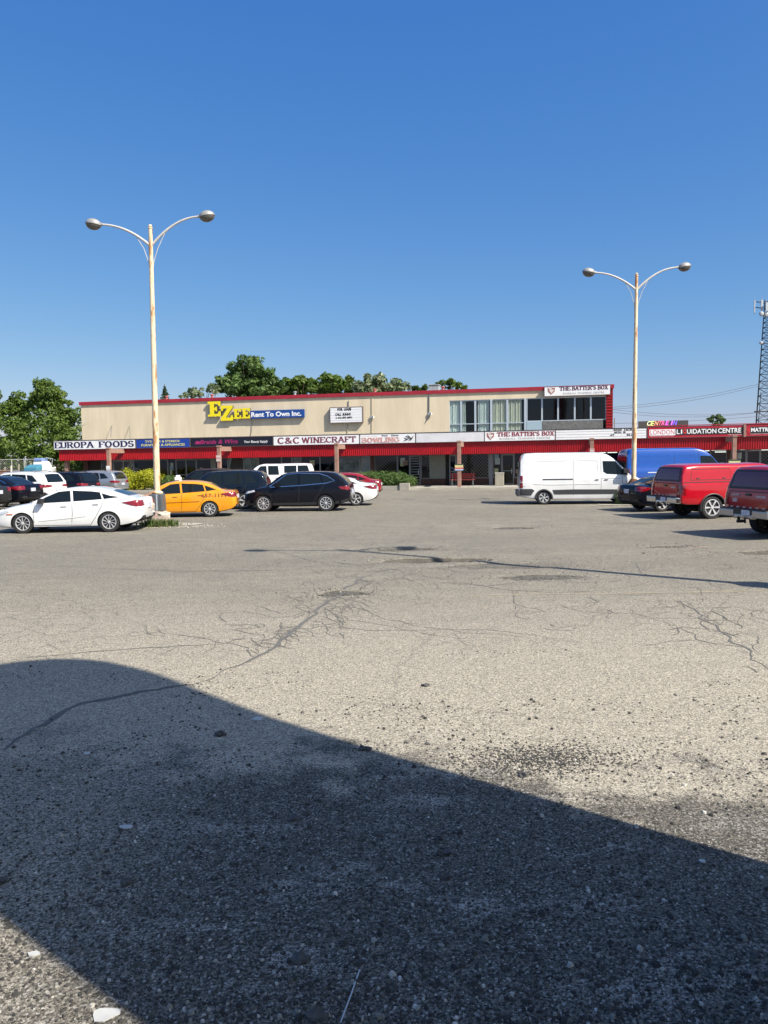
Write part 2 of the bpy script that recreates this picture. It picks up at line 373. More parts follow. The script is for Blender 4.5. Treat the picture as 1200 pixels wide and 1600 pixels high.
for p, w in cr:
    ribbon_px(p, w, jit=.06 if w < .05 else .045).build('crack', CRL if w < .07 else CRL, ground, fix=False)
web = MB(); rw = random.Random(8)
for (cx_, cy_, sx_, sy_, n_, ang) in ((520, 948, 34, 16, 46, .9), (470, 985, 50, 12, 26, .3), (400, 1000, 40, 10, 14, .1), (590, 905, 30, 10, 18, .6), (1110, 975, 45, 18, 26, -.5), (930, 950, 70, 14, 18, 0), (640, 900, 60, 8, 18, 0), (1020, 900, 60, 8, 10, 0), (250, 1000, 60, 10, 8, 0)):
    for _ in range(n_):
        x_ = rw.gauss(cx_, sx_); y_ = rw.gauss(cy_, sy_); a_ = rw.uniform(0, 6.28); pts_ = [(x_, y_)]
        for k_ in range(rw.randint(2, 5)): a_ += rw.gauss(0, .7); x_ += 13*cos(a_); y_ += 5*sin(a_); pts_.append((x_, y_))
        r_ = ribbon_px(pts_, rw.uniform(.010, .022), jit=.03, seg=.08, dz=.005); web.add(r_.v, r_.f)
web.build('crack_web', mat('crack_fine', (.155, .145, .125), .95, var=.3, vscale=9), ground, fix=False)
ribbon_px([(735,930),(860,928),(1000,927),(1190,924)], .10, jit=.015, taper=False).build('parking_line', YEL, ground, fix=False)
ribbon_px([(1070,857),(1110,854)], .10, jit=.03, taper=False).build('parking_line', YEL, ground, fix=False)
ribbon_px([(1080,853),(1100,855)], .08, jit=.03).build('paint_mark', PNK, ground, fix=False)
ribbon_px([(1170,863),(1200,862)], .16, jit=.03).build('paint_mark', PNK, ground, fix=False)

# loose stones
def stone(mb, p, r, n=6, flat=.6, mi=0):
    a0 = random.random()*6; k = [random.uniform(.6, 1.15) for _ in range(n)]
    lo = [(p[0]+r*k[i]*cos(a0+6.283*i/n), p[1]+r*k[i]*sin(a0+6.283*i/n), p[2]-.002) for i in range(n)]
    hi = [(p[0]+r*.62*k[i]*cos(a0+.3+6.283*i/n), p[1]+r*.62*k[i]*sin(a0+.3+6.283*i/n), p[2]+r*flat*random.uniform(.6, 1.2)) for i in range(n)]
    mb.add(lo+hi, [(i, (i+1) % n, n+(i+1) % n, n+i) for i in range(n)]+[tuple(range(n, 2*n))], mi)
def island_mat(name, cols, rough=.9):
    m = bpy.data.materials.new(name); m.use_nodes = True; n = m.node_tree.nodes; l = m.node_tree.links
    g = n.new('ShaderNodeNewGeometry'); r = n.new('ShaderNodeValToRGB'); l.new(g.outputs['Random Per Island'], r.inputs[0])
    e = r.color_ramp.elements
    while len(e) < len(cols): e.new(.5)
    for i, (p, c) in enumerate(cols): e[i].position = p; e[i].color = (*c, 1)
    b = n['Principled BSDF']; l.new(r.outputs[0], b.inputs['Base Color']); b.inputs['Roughness'].default_value = rough
    b.inputs['Specular IOR Level'].default_value = .3
    return m
GRV = island_mat('gravel_grit', [(0, (.035, .035, .035)), (.55, (.06, .057, .05)), (.80, (.13, .122, .105)), (.95, (.34, .32, .27)), (1, (.55, .53, .48))])
mb = MB(); rnd = random.Random(3)
for i in range(15000):
    y = 2.9 + 6.2*rnd.random()**1.7; x = rnd.uniform(-.56, .56)*y*1.0
    d = noise.noise(V((x*.8, y*.8, 0))) + noise.noise(V((x*2.5, y*2.5, 5)))*.5
    if y > 6.2 and d < .22: continue
    if y <= 6.2 and d < -.25 and rnd.random() < .7: continue
    stone(mb, (x, y, gz(x, y)), rnd.choice((.004, .005, .006, .007, .009, .011, .014))*(1 if rnd.random() < .93 else 1.5), 5)
for i in range(420):                                                # thicker dark crumbs
    y = 3.0+4.2*rnd.random()**1.4; x = rnd.uniform(-.56, .56)*y
    if noise.noise(V((x*1.3, y*1.3, 9))) < -.05: continue
    stone(mb, (x, y, gz(x, y)), rnd.uniform(.011, .024), 6, .75)
c_ = G(845, 1186)
for i in range(2600):                                              # patch of loose dark grit in the sun beyond the shadow edge
    x = c_.x+rnd.gauss(0, .33); y = c_.y+rnd.gauss(0, .15)+.25*(x-c_.x)*.3; stone(mb, (x, y, gz(x, y)), rnd.choice((.005, .007, .009, .012)), 5)
for i in range(1800):                                              # broken patches round the potholes
    hx, hy, rx, ry, dp = rnd.choice(HOLES[:8]); x = rnd.gauss(hx, rx*.9); y = rnd.gauss(hy, ry*.9)
    stone(mb, (x, y, gz(x, y)), rnd.uniform(.006, .02), 5)
o = mb.build('gravel', GRV, None, fix=False); tag(o, kind='stuff')
CHK = mat('asphalt_lump', (.10, .096, .09), .95, var=.5, vscale=20, bump=.8, bscale=60)
chunks = [(817,1213,.05,'sunlit flat asphalt chunk lying just above the straight shadow edge'), (345,1149,.06,'flat dark asphalt chunk in shade below the curved end of the long crack'),
 (570,1172,.06,'wide low asphalt lump in shade just under the middle of the shadow edge'), (460,1280,.045,'asphalt chunk of a pair, the paler grey one in the middle shade'),
 (478,1272,.035,'small thin asphalt flake beside the paler grey chunk'), (487,1332,.035,'small dark asphalt chunk alone below the grey pair'),
 (692,1335,.05,'upper flat asphalt slab of the two stacked dark lumps'), (694,1372,.05,'lower round asphalt lump of the two stacked dark lumps'),
 (198,1378,.05,'round dark asphalt lump in the left of the shade'), (590,1304,.04,'low dark asphalt lump left of the two stacked lumps'),
 (470,1500,.055,'blue-grey asphalt chunk left of the straw in the lower shade'), (495,1590,.06,'pale grey asphalt chunk at the bottom edge beside a straw'),
 (995,1400,.028,'small black asphalt crumb in the right of the shade'), (712,1408,.03,'flat dark asphalt crumb below the two stacked lumps'),
 (2,1375,.05,'grey asphalt chunk at the left picture edge'), (635,1161,.025,'small dark asphalt crumb on sunlit ground left of the gritty patch'),
 (668,1163,.025,'small black asphalt crumb on sunlit ground, right one of two'), (665,1072,.05,'low dark asphalt crumble alone on the sunlit ground'),
 (735,878,.06,'broken asphalt lump at the right rim of the big pothole'), (765,876,.06,'broken asphalt lump just right of the big pothole'), (1005,865,.05,'small asphalt lump between the lamp shadow and the red trucks')]
rk = random.Random(17)
for px, py, r, lb in chunks:
    r *= .8; c = G(px, py); mb = MB()
    bm = bmesh.new(); bmesh.ops.create_icosphere(bm, subdivisions=2, radius=r)
    for v in bm.verts: v.co *= rk.uniform(.72, 1.12)
    mb.add([(c.x+v.co.x*1.1*(1+.9*noise.noise(v.co*38+c)), c.y+v.co.y*.8*(1+.9*noise.noise(v.co*44+c)), gz(c.x, c.y)+max(-.3*r, v.co.z*.6*(1+.9*noise.noise(v.co*40+c)))+r*.15) for v in bm.verts],
           [tuple(v.index for v in f.verts) for f in bm.faces]); bm.free()
    single(mb, 'asphalt_chunk', lb, 'rubble', CHK, group='loose asphalt chunks')
LIT = mat('litter_paper', (.46, .46, .43), .7, var=.15, vscale=12)
for px, py, sx, sy, lb in [(163,1585,.075,.022,'torn white paper scrap on sunlit ground at the lower left'), (196,1292,.045,.016,'pale scrap of litter in the left shade'), (403,1124,.05,.022,'pale grey leaf-like scrap near the crack in shade'),
  (52,1491,.028,.014,'small white scrap on sunlit ground at the left edge'), (1098,1347,.022,.01,'tiny white chip in shade near the right end of the shadow edge'), (136,1177,.028,.018,'small round white bit of litter in the upper left shade')]:
    c = G(px, py); mb = MB(); k = 9; rr = random.Random(px)
    top = [(c.x+sx*cos(6.28*i/k)*rr.uniform(.6, 1.2), c.y+sy*2*sin(6.28*i/k)*rr.uniform(.6, 1.2)) for i in range(k)]
    z0 = gz(c.x, c.y)
    mb.add([(x, y, z0+.003) for x, y in top]+[(x, y, z0+.007+.004*rr.random()) for x, y in top], [tuple(range(k, 2*k)), tuple(range(k))[::-1]]+[(i, (i+1) % k, k+(i+1) % k, k+i) for i in range(k)])
    single(mb, 'paper_scrap', lb, 'litter', LIT)
a, b = G(532, 1600), G(562, 1517)
mb = MB(); mb.tube([a+V((0, 0, .006)), a.lerp(b, .5)+V((.004, 0, .012)), b+V((0, 0, .006))], .0035, 6)
single(mb, 'drinking_straw', 'thin pale straw lying on dark grit at the bottom edge', 'litter', mat('straw', (.45, .48, .5), .5), smooth=40)
# ------------------------------------------------------------ the plaza
STU = mat('stucco', (.69, .59, .42), .9, var=.17, vscale=1.1, bump=.25, bscale=30, stretch=(1, 1, .22))
TRIM = mat('red_trim', (.36, .018, .035), .45, var=.2, vscale=.8)
VAL = mat('red_valance', (.44, .008, .014), .42, var=.25, vscale=.9)
BRK = mat('weathered_wood', (.27, .135, .10), .85, col2=(.34, .22, .17), vscale=4, bump=.4, bscale=25)
DRK = mat('dark_interior', (.018, .017, .016), .9)
CONC = mat('concrete', (.40, .375, .32), .9, var=.25, vscale=1.6, bump=.5, bscale=50)
MET = mat('grey_aluminium', (.20, .205, .21), .4, metal=.5)
METL = mat('pale_aluminium', (.50, .56, .60), .4, metal=.3)
SOF = mat('soffit_boards', (.16, .14, .12), .9)
BRD = mat('painted_board', (.19, .20, .165), .85, var=.15)
BRN = mat('brown_brick', (.075, .032, .024), .8, var=.3, vscale=6)
RIB = mat('ribbed_siding', (.36, .015, .022), .5)
GPN = mat('grey_stone_panel', (.17, .17, .165), .9, var=.4, vscale=5, bump=.6)
BLU = mat('pale_spandrel', (.33, .42, .48), .35)
def glass():
    m = bpy.data.materials.new('window_glass'); m.use_nodes = True; n = m.node_tree.nodes; l = m.node_tree.links
    n.remove(n['Principled BSDF']); o = n['Material Output']
    t = n.new('ShaderNodeBsdfTransparent'); t.inputs[0].default_value = (.86, .90, .90, 1)
    g = n.new('ShaderNodeBsdfGlossy'); g.inputs['Roughness'].default_value = .03; g.inputs[0].default_value = (.75, .78, .8, 1)
    f = n.new('ShaderNodeFresnel'); f.inputs[0].default_value = 1.55; x = n.new('ShaderNodeMixShader')
    gg = n.new('ShaderNodeNewGeometry'); iv = n.new('ShaderNodeMath'); iv.operation = 'SUBTRACT'; iv.inputs[0].default_value = 1; l.new(gg.outputs['Backfacing'], iv.inputs[1])
    mu = n.new('ShaderNodeMath'); mu.operation = 'MULTIPLY'; l.new(f.outputs[0], mu.inputs[0]); l.new(iv.outputs[0], mu.inputs[1])
    l.new(mu.outputs[0], x.inputs[0]); l.new(t.outputs[0], x.inputs[1]); l.new(g.outputs[0], x.inputs[2]); l.new(x.outputs[0], o.inputs[0])
    return m
GLS = glass()
YV = 2.2; YS = 2.05; YW = 3.8           # valance, sign face, shop wall (metres behind the column fronts)
def lx(px, yo, py=700): return BP(px, py, yo)[0]
XL = lx(127, YW, 650); XR = lx(957, YW, 640); XEND = lx(1330, YW)
ZR = BP(600, 612.5, YW)[1]; ZF = BP(600, 618, YW)[1]
plaza = thing('shopping_plaza', 'long cream two-storey plaza with red roof trim and a red ribbed canopy over dark shopfronts', 'building', BW(XL, YW, 0), -TH)
def bld(name, mats, fn, parent=None, **k):
    mb = MB(MB_); fn(mb); return mb.build(name, mats, parent or plaza, **k)
ZWT = BP(702, 626, YW)[1]; ZG = 3.35
XW0 = lx(702, YW, 640); XW1 = lx(947, YW, 640)
print('zr', ZR, ZF, 'win top', ZWT, BP(945, 619.5, YW), 'sill', BP(945, 656, YW), 'sign', BP(300, 683, YS), BP(880, 670.5, YS), BP(300, 698.5, YS), BP(1100, 682.5, YS), 'val', BP(300, 716, YV), BP(1100, 701, YV))
def f(mb):
    mb.box((XL, YW, ZG), (XW0, YW+.3, ZF)); mb.box((XW0, YW, ZWT), (XR-.0, YW+.3, ZF)); mb.box((XW0, YW, ZG), (XR, YW+.3, 4.0))
    mb.box((XL, YW+.3, ZG), (XL+.3, YW+24, ZF)); mb.box((XR-.3, YW+.3, ZG), (XR, YW+24, ZF)); mb.box((XL+.3, YW+23.7, ZG), (XR-.3, YW+24, ZF))
bld('upper_wall', STU, f)
bld('roof', mat('tar_gravel', (.2, .19, .18), .9), lambda mb: mb.box((XL+.3, YW+.3, ZF-.35), (XR-.3, YW+23.7, ZF-.1)))
bld('roof_trim', TRIM, lambda mb: (mb.box((XL-.1, YW-.1, ZF), (XR+.1, YW+.35, ZR)), mb.box((XL-.1, YW+.35, ZF), (XL+.35, YW+24.1, ZR)), mb.box((XR-.35, YW+.35, ZF), (XR+.1, YW+24.1, ZR))))
def f(mb):
    z = 4.0
    while z < ZF-.02:
        z2 = min(z+.2, ZF-.01); mb.add([(XW1, YW-.02, z), (XR+.02, YW-.02, z), (XR+.02, YW-.09, z2-.03), (XW1, YW-.09, z2-.03)], [(0, 1, 2, 3)])
        mb.add([(XW1, YW-.09, z2-.03), (XR+.02, YW-.09, z2-.03), (XR+.02, YW-.02, z2), (XW1, YW-.02, z2)], [(0, 1, 2, 3)]); z = z2
    mb.box((XW1, YW-.018, 4.001), (XR+.015, YW+.3, ZWT-.003))
bld('corner_siding', RIB, f)
def f(mb): mb.box((XL, YW+.31, ZG+.02), (XEND, YW+23, ZG+.25)); mb.box((XW0-1, YW+3, ZG+.3), (XR-.35, YW+3.2, ZF-.4))
bld('upper_floor', DRK, f)
bld('stone_panel', GPN, lambda mb: mb.box((lx(847, YW), YW-.045, 3.98), (lx(942, YW), YW+.2, 4.68)))
bld('spandrel', BLU, lambda mb: mb.box((lx(823, YW), YW-.035, 3.98), (lx(847, YW)-.003, YW+.2, 4.68)))
# upper windows: (x0, x1, z0, curtain)
CUR = mat('curtain_cream', (.80, .82, .76), .9, var=.06); CUR2 = mat('curtain_beige', (.74, .70, .56), .9, var=.06)
def window(x0, x1, z0, z1, curtain=None, rail=None, fw=.05, parent=None, yo=YW, frm=METL, name='window', bars=None):
    mb = MB(MB_); y0, y1 = yo+.03, yo+.13
    mb.box((x0, y0, z0), (x0+fw, y1, z1)); mb.box((x1-fw, y0, z0), (x1, y1, z1))
    mb.box((x0+fw, y0, z0), (x1-fw, y1, z0+fw)); mb.box((x0+fw, y0, z1-fw), (x1-fw, y1, z1))
    if rail: mb.box((x0+fw, y0-.004, rail-.03), (x1-fw, y1, rail+.03))
    w = mb.build(name, frm, parent or plaza)
    p = MB(MB_); p.box((x0+fw, yo+.07, z0+fw), (x1-fw, yo+.078, z1-fw)); p.build('pane', GLS, w)
    if curtain:
        c = MB(MB_); n = max(8, int((x1-x0)/.045)); a, b = x0+fw+curtain[0]*(x1-x0), x0+fw+curtain[1]*(x1-x0-2*fw)
        pts = [(a+(b-a)*i/n, yo+.155+.04*sin(i*1.9)+.02*sin(i*.7)) for i in range(n+1)]
        c.add([(x, y, z0+.02) for x, y in pts]+[(x, y, z1-.02) for x, y in pts], [(i, i+1, n+2+i, n+1+i) for i in range(n)])
        c.build('curtain', curtain[2], w, smooth=70, fix=False)
    return w
zb = 4.0; zr_ = BP(730, 662.4, YW)[1]
for a, b, c in [(702, 721, (0, .95, CUR)), (721, 743, (-.02, .30, CUR)), (743, 767.5, (.1, .92, CUR)), (767.5, 793, (.05, 1, CUR2)), (793, 820.5, (0, .85, CUR2))]:
    window(lx(a, YW), lx(b, YW), 4.002, ZWT, c, zr_, fw=.07)
for a in (768, 821): bld('mullion', METL, lambda mb: mb.box((lx(a-1.7, YW), YW-.02, 4.002), (lx(a+1.7, YW), YW+.028, ZWT)))
for a, b in [(823, 847), (847, 872), (872, 898), (898, 923), (923, 947)]:
    window(lx(a, YW)+.002, lx(b, YW), 4.682, ZWT, None, None, fw=.055)
# shopfront wall at ground level, one-storey wing, canopy
ZS = .13
bld('interior', DRK, lambda mb: (mb.box((XL+.2, YW+7, ZS), (XEND, YW+7.2, 3.3)), mb.box((XL+.3, YW+.35, .02), (XEND, YW+7, ZS))))
bld('side_wall', STU, lambda mb: mb.box((XL, YW, .0), (XL+.25, YW+24, ZG-.002))); bld('side_wall', STU, lambda mb: mb.box((XEND, YW, 0), (XEND+.3, YW+24, 4.0)))
bld('wing_roof', SOF, lambda mb: mb.box((XR+.02, YW-1.2, 3.62), (XEND, YW+24, 3.8)))
XS0 = lx(84, YS); XV0 = lx(92, YV)
bld('canopy_soffit', SOF, lambda mb: (mb.box((XV0+.06, YV+.12, 3.30), (XEND, YW, 3.345)), mb.box((XV0+.06, YW, 3.30), (XL-.02, YW+5, 3.345))))
bld('canopy_deck', mat('tar_gravel', (.2, .19, .18), .9), lambda mb: mb.box((XV0+.1, YV+.14, 3.75), (XR, YW-.003, 3.84)))
bld('fascia_frame', mat('dark_steel', (.05, .045, .045), .5), lambda mb: (mb.box((XS0, YS+.16, 3.27), (XEND, YS+.30, 3.98)), mb.box((XS0, YS-.01, 3.985), (lx(1010, YS), YS+.16, 4.02))))
COLX = [lx(96, 2.0), lx(168, 0), lx(341, 0), lx(525, 0), lx(717, 0), lx(925, 0), lx(1148, 0), lx(1148, 0)+lx(1148, 0)-lx(925, 0)]
print('cols', COLX)
ZV0, ZV1 = 2.43, 3.27
edges = [XV0]+COLX[1:]+[XEND]
for a, b in zip(edges[:-1], edges[1:]):
    if b-a < .3: continue
    mb = MB(MB_); pit = .15; x = a; vs = []; k = 0
    while x < b-.01:
        for dx, dy in ((0, 0), (.055, 0), (.075, .045), (.13, .045)): vs.append((min(x+dx, b), YV+dy))
        x += pit
    vs.append((b, YV)); n = len(vs)
    mb.add([(x, y, ZV0) for x, y in vs]+[(x, y, ZV1) for x, y in vs], [(i, i+1, n+1+i, n+i) for i in range(n-1)])
    mb.box((a, YV+.06, ZV0-.03), (b, YV+.12, ZV1)); mb.build('valance', VAL, plaza, fix=False)
mb = MB(MB_); mb.box((XV0-.0, YV+.02, ZV0-.03), (XV0+.05, YW+5, 3.9)); mb.build('valance', VAL, plaza)
for i, cx in enumerate(COLX):
    if i == 0:
        bld('column', BRK, lambda mb: mb.box((cx-.14, YV+.3, ZS), (cx+.14, YV+.58, 3.299)), bevel=.01); continue
    c = bld('column', BRK, lambda mb: (mb.box((cx-.12, 0, .131), (cx+.12, .26, 3.3)), mb.box((cx-.15, -.03, 3.22), (cx+.15, .3, 3.34))), bevel=.008)
    bld('beam', BRK, lambda mb: mb.box((cx-.09, .26, 2.93), (cx+.13, YV-.002, 3.255)), parent=c)
side = MB(MB_); side.box((XV0-1, -.5, 0), (XEND, YW+.34, ZS)); side.box((XV0-1, -.65, -.02), (XEND, -.503, ZS+.012), 1)
o = side.build('pavement', [CONC, mat('kerb_concrete', (.46, .43, .36), .9, var=.3, vscale=1.2, bump=.4)], None); tag(o, kind='structure')

# shopfront bays: (px0, px1, kind)
GRI = mat('security_grille', (.30, .31, .30), .5, metal=.6)
POS = [mat('poster_grey', (.30, .33, .30), .7, col2=(.14, .15, .14), vscale=1.4), mat('poster_reflect', (.24, .25, .25), .5, col2=(.06, .06, .055), vscale=1.3), mat('poster_blue', (.16, .2, .26), .6, col2=(.35, .34, .33), vscale=2)]
def grille(mb, x0, x1, z0, z1, y, s=.24):
    w = x1-x0; h = z1-z0; t = .007
    for sg in (1, -1):
        n = int((w+h)/s)+1
        for i in range(n):
            c = i*s
            if sg == 1: p = (max(0, c-h), h-min(h, c) if False else min(h, c)); a = (max(0, c-h), min(h, c)); b = (min(w, c), max(0, c-w))
            else: a = (w-max(0, c-h), min(h, c)); b = (w-min(w, c), max(0, c-w))
            if abs(a[0]-b[0]) < .02: continue
            mb.tube([(x0+a[0], y, z0+a[1]), (x0+b[0], y, z0+b[1])], t, 4)
ZT = 3.0
bays = [(131, 138, 'pier'), (138, 158, 'dark'), (158, 177, 'glass'), (177, 209, 'door'), (209, 246, 'glass'), (246, 262, 'glass'), (262, 275, 'glass'), (275, 307, 'door'), (307, 330, 'glass'), (330, 336, 'board'),
        (336, 356, 'glass'), (356, 381, 'poster_face'), (381, 392, 'poster'), (392, 404, 'poster'), (404, 440, 'glass'), (440, 456, 'glass'), (456, 470, 'poster2'), (470, 500, 'glass'), (500, 523, 'glass'), (523, 562, 'poster2'), (562, 579, 'poster3'),
        (579, 585, 'pier'), (585, 621, 'grille'), (621, 640, 'glass'), (640, 657, 'slat_door'), (657.5, 672, 'grille'), (672, 696, 'board'), (696, 702, 'dark'), (702, 713, 'door'), (713, 764, 'grille'), (764, 770, 'pier2'),
        (770, 784, 'glass'), (784, 803, 'door'), (803, 850, 'glass'), (850, 905, 'grille'), (905, 948, 'glass'), (948, 1000, 'glass'), (1000, 1060, 'glass'), (1060, 1110, 'glass'), (1110, 1136, 'glass'), (1136, 1141, 'pier'), (1141, 1166, 'glass'), (1166, 1188, 'door'), (1188, 1240, 'grille'), (1240, 1320, 'glass')]
for a, b, k in bays:
    x0, x1 = lx(a, YW, 735)+.004, lx(b, YW, 735)-.004
    if k in ('pier', 'pier2'):
        bld('pier', BRN if k == 'pier' else MET, lambda mb: mb.box((x0, YW-.05, ZS+.001), (x1, YW+.3, 3.299))); continue
    if k == 'dark':
        bld('infill_panel', DRK, lambda mb: mb.box((x0, YW+.1, ZS+.001), (x1, YW+.2, 3.29))); continue
    if k == 'board':
        def f(mb): mb.box((x0, YW+.02, ZS+.5), (x1, YW+.1, 3.29)); mb.box((x0, YW, ZS+.001), (x1, YW+.15, ZS+.498), 1)
        bld('infill_panel', [BRD, BRN], f); continue
    if k in ('door', 'slat_door'):
        d = window(x0, x1, ZS+.02, 2.35, None, 1.15 if k == 'door' else None, fw=.07, frm=MET, name='shop_door')
        window(x0, x1, 2.352, 3.29, None, None, fw=.05, frm=MET, name='transom')
        if k == 'slat_door': bld('slats', MET, lambda mb: [mb.box((x0+.07, YW+.02, ZS+.2+.2*i), (x1-.07, YW+.026, ZS+.25+.2*i)) for i in range(11)], parent=d)
        else:
            mx = (x0+x1)/2
            if x1-x0 > 1.1: bld('door_stile', MET, lambda mb: mb.box((mx-.06, YW+.022, ZS+.03), (mx+.06, YW+.029, 2.34)), parent=d)
        bld('handle', METL, lambda mb: mb.tube([(x1-.16, YW-.01, .95), (x1-.16, YW-.01, 1.3)], .015), parent=d)
        continue
    z0 = ZS+.5 if a >= 404 else ZS+.25
    w = window(x0, x1, z0, 3.29, None, 2.35 if a in (209, 246, 307, 1141, 1110) else None, fw=.05, frm=MET, name='shop_window')
    bld('stall_riser', BRN, lambda mb: mb.box((x0, YW, ZS+.001), (x1, YW+.15, z0-.002)), parent=w)
    if a in (262, 307, 470, 621, 770, 803, 1060, 1141):
        rb = random.Random(a)
        for q_ in range(3):
            nx0 = x0+.1+rb.random()*max(.05, x1-x0-.6); nz0 = rb.uniform(.9, 2.0)
            bld('window_notice', mat('notice_%d' % (q_+a % 2), ((.55, .55, .52), (.35, .2, .15), (.3, .4, .5), (.6, .55, .3))[(q_+a) % 4], .7), lambda mb: mb.box((nx0, YW+.095-.004*q_, nz0), (nx0+rb.uniform(.2, .45), YW+.097-.004*q_, nz0+rb.uniform(.25, .5))), parent=w)
    if k == 'grille': g = MB(MB_); grille(g, x0+.05, x1-.05, z0+.03, 3.27, YW+.02); g.build('security_grille', GRI, w)
    if k.startswith('poster'):
        pm = {'poster': 0, 'poster_face': 0, 'poster2': 1, 'poster3': 2}[k]
        p = bld('poster', POS[pm], lambda mb: mb.box((x0+.05, YW+.10, z0+.05), (x1-.05, YW+.112, 3.1)), parent=w)
        if k == 'poster_face':
            cx_ = (x0+x1)/2+.1
            def f(mb):
                n = 20; mb.add([(cx_+.5*cos(6.28*i/n)*(1.1-.25*sin(6.28*i/n)), YW+.066, 1.9+.95*sin(6.28*i/n)) for i in range(n)], [tuple(range(n))])
            bld('dark_hair_print', mat('print_dark', (.02, .015, .014), .6), f, parent=w, fix=False)
LMP = mat('fluorescent', (1, .97, .9), .5, emis=1.1)
for px, py, w in [(665, 707.5, .9), (698, 708.5, .7), (735, 707, .7), (912, 706, 1.1), (950, 707, 1.3), (985, 706, 1.3), (1118, 704, 1.4), (1130, 706, 1.0), (1172, 702, 1.2), (1190, 703, 1.2)]:
    X, Z = BP(px, py, YW+2.2)
    l_ = bld('ceiling_light', LMP, lambda mb: mb.box((X-w/2, YW+2.2, Z-.03), (X+w/2, YW+2.45, Z+.02)))
# roof items, conduits
PIP = mat('red_pipe', (.42, .12, .11), .7); GAL = mat('galvanised', (.42, .44, .45), .5, metal=.5)
for px, m_ in [(263, PIP), (334, PIP), (463, GAL), (587, PIP), (693, PIP)]:
    X = lx(px, YW+3)
    def f(mb): mb.lathe([(.0, ZF-.1), (.1, ZF-.1), (.1, ZR+.42), (.16, ZR+.45), (.16, ZR+.52), (0, ZR+.55)], (X, YW+3, 0), 12)
    bld('vent_pipe', m_, f, smooth=40)
X0, X1 = lx(671, YW+4), lx(686, YW+4)
bld('roof_unit', mat('roof_unit_grey', (.36, .38, .39), .6, var=.3), lambda mb: (mb.box((X0, YW+4, ZF-.1), (X1, YW+5.3, ZR+.75)), mb.box((X0-.05, YW+3.95, ZR+.75), (X1+.05, YW+5.35, ZR+.82))), bevel=.01)
def conduit(pts, r=.02, m_=None):
    P = [BP(*p, YW-.05) for p in pts]
    bld('conduit', m_ or MET, lambda mb: mb.tube([(x, YW-.045, z) for x, z in P], r, 6))
conduit([(581, 618), (581, 677)], .022, mat('cream_pipe', (.42, .36, .26), .8)); conduit([(670.5, 612), (670.5, 648)], .04); conduit([(670.5, 648), (667, 656), (665, 660)], .025); conduit([(393.5, 655), (393, 672), (391, 683)], .018)
conduit([(543, 662), (543, 676)], .025, mat('cream_pipe', (.42, .36, .26), .8)); conduit([(544.5, 626), (544.5, 636)], .03)
for px, py in [(581, 652), (671, 647)]:
    x, z = BP(px, py, YW); bld('junction_box', GAL, lambda mb: (mb.box((x-.09, YW-.12, z-.09), (x+.09, YW-.002, z+.09)), mb.lathe([(0, 0), (.09, .0), (.06, .12), (0, .14)], (x+.15, YW-.14, z-.05), 10)))
for pts in ([(169, 664), (182, 683)], [(197, 665), (212, 686)]):
    P = [BP(*p, YW-.6) for p in pts]
    bld('guy_rod', MET, lambda mb: mb.tube([(P[0][0], YW-.05, P[0][1]), (P[1][0], YS+.3, P[1][1])], .02, 6))
bld('gutter_spout', METL, lambda mb: mb.tube([(XL-.05, YW-.3, BP(130, 659, YW)[1]), (XL+.5, YW-.1, BP(130, 659, YW)[1])], .02, 6))

# ------------------------------------------------------------ signs
WHT = mat('sign_white', (.80, .80, .80), .45, var=.06, vscale=.9)
FRM = mat('sign_frame', (.13, .10, .10), .5)
def sign(px0, px1, label, face, z0=3.28, z1=3.98, yo=YS, th=.155, name='shop_sign', pxs=None, frame=.025):
    x0, x1 = (lx(px0, yo), lx(px1, yo)) if pxs is None else pxs
    t = thing(name, label, 'sign', BW((x0+x1)/2, yo+th, z0), -TH)
    mb = MB(MB_)
    if frame:
        f_ = frame
        mb.box((x0, yo, z0), (x0+f_, yo+th, z1)); mb.box((x1-f_, yo, z0), (x1, yo+th, z1)); mb.box((x0+f_, yo, z0), (x1-f_, yo+th, z0+f_)); mb.box((x0+f_, yo, z1-f_), (x1-f_, yo+th, z1)); mb.build('frame', FRM, t)
    mb = MB(MB_); mb.box((x0+frame, yo+.008, z0+frame), (x1-frame, yo+th-.004, z1-frame)); mb.build('face', face, t)
    return t, x0, x1, z0, z1, yo
def PL(X, Z, yo, slope=0.): return lambda a, b, d=0: BW(X+a, yo-.006-d, Z+b)
def lets(t, mb, m_, name='lettering'): return mb.build(name, m_, t, fix=False)
def span(px0, px1, yo): return lx(px0, yo), lx(px1, yo)-lx(px0, yo)
NAVY = mat('ink_navy', (.012, .014, .07), .5); MAR = mat('ink_maroon', (.19, .03, .055), .5); BLK = mat('ink_black', (.02, .02, .02), .5)
PINK = mat('ink_faded_red', (.55, .20, .17), .6, col2=(.66, .42, .38), vscale=3); RED = mat('ink_red', (.5, .02, .03), .5); INKW = mat('ink_white', (.82, .82, .82), .5)
YLW = mat('ink_yellow', (.70, .66, .22), .5); GRYI = mat('ink_grey', (.38, .37, .36), .5); MAG = mat('ink_magenta', (.33, .02, .13), .5); DRED = mat('ink_dark_red', (.25, .015, .03), .5)
# 1
s = sign(84, 212, 'white sign with navy serif capitals at the left end of the canopy', WHT); t = s[0]
for txt, a, b in (('EUROPA', 86, 146), ('FOODS', 155, 209)):
    X, w = span(a, b, YS); lets(t, serif_mb(txt, w, .46, PL(X, 3.42, YS), vw=.20, hw=.08, serif=.05), NAVY)
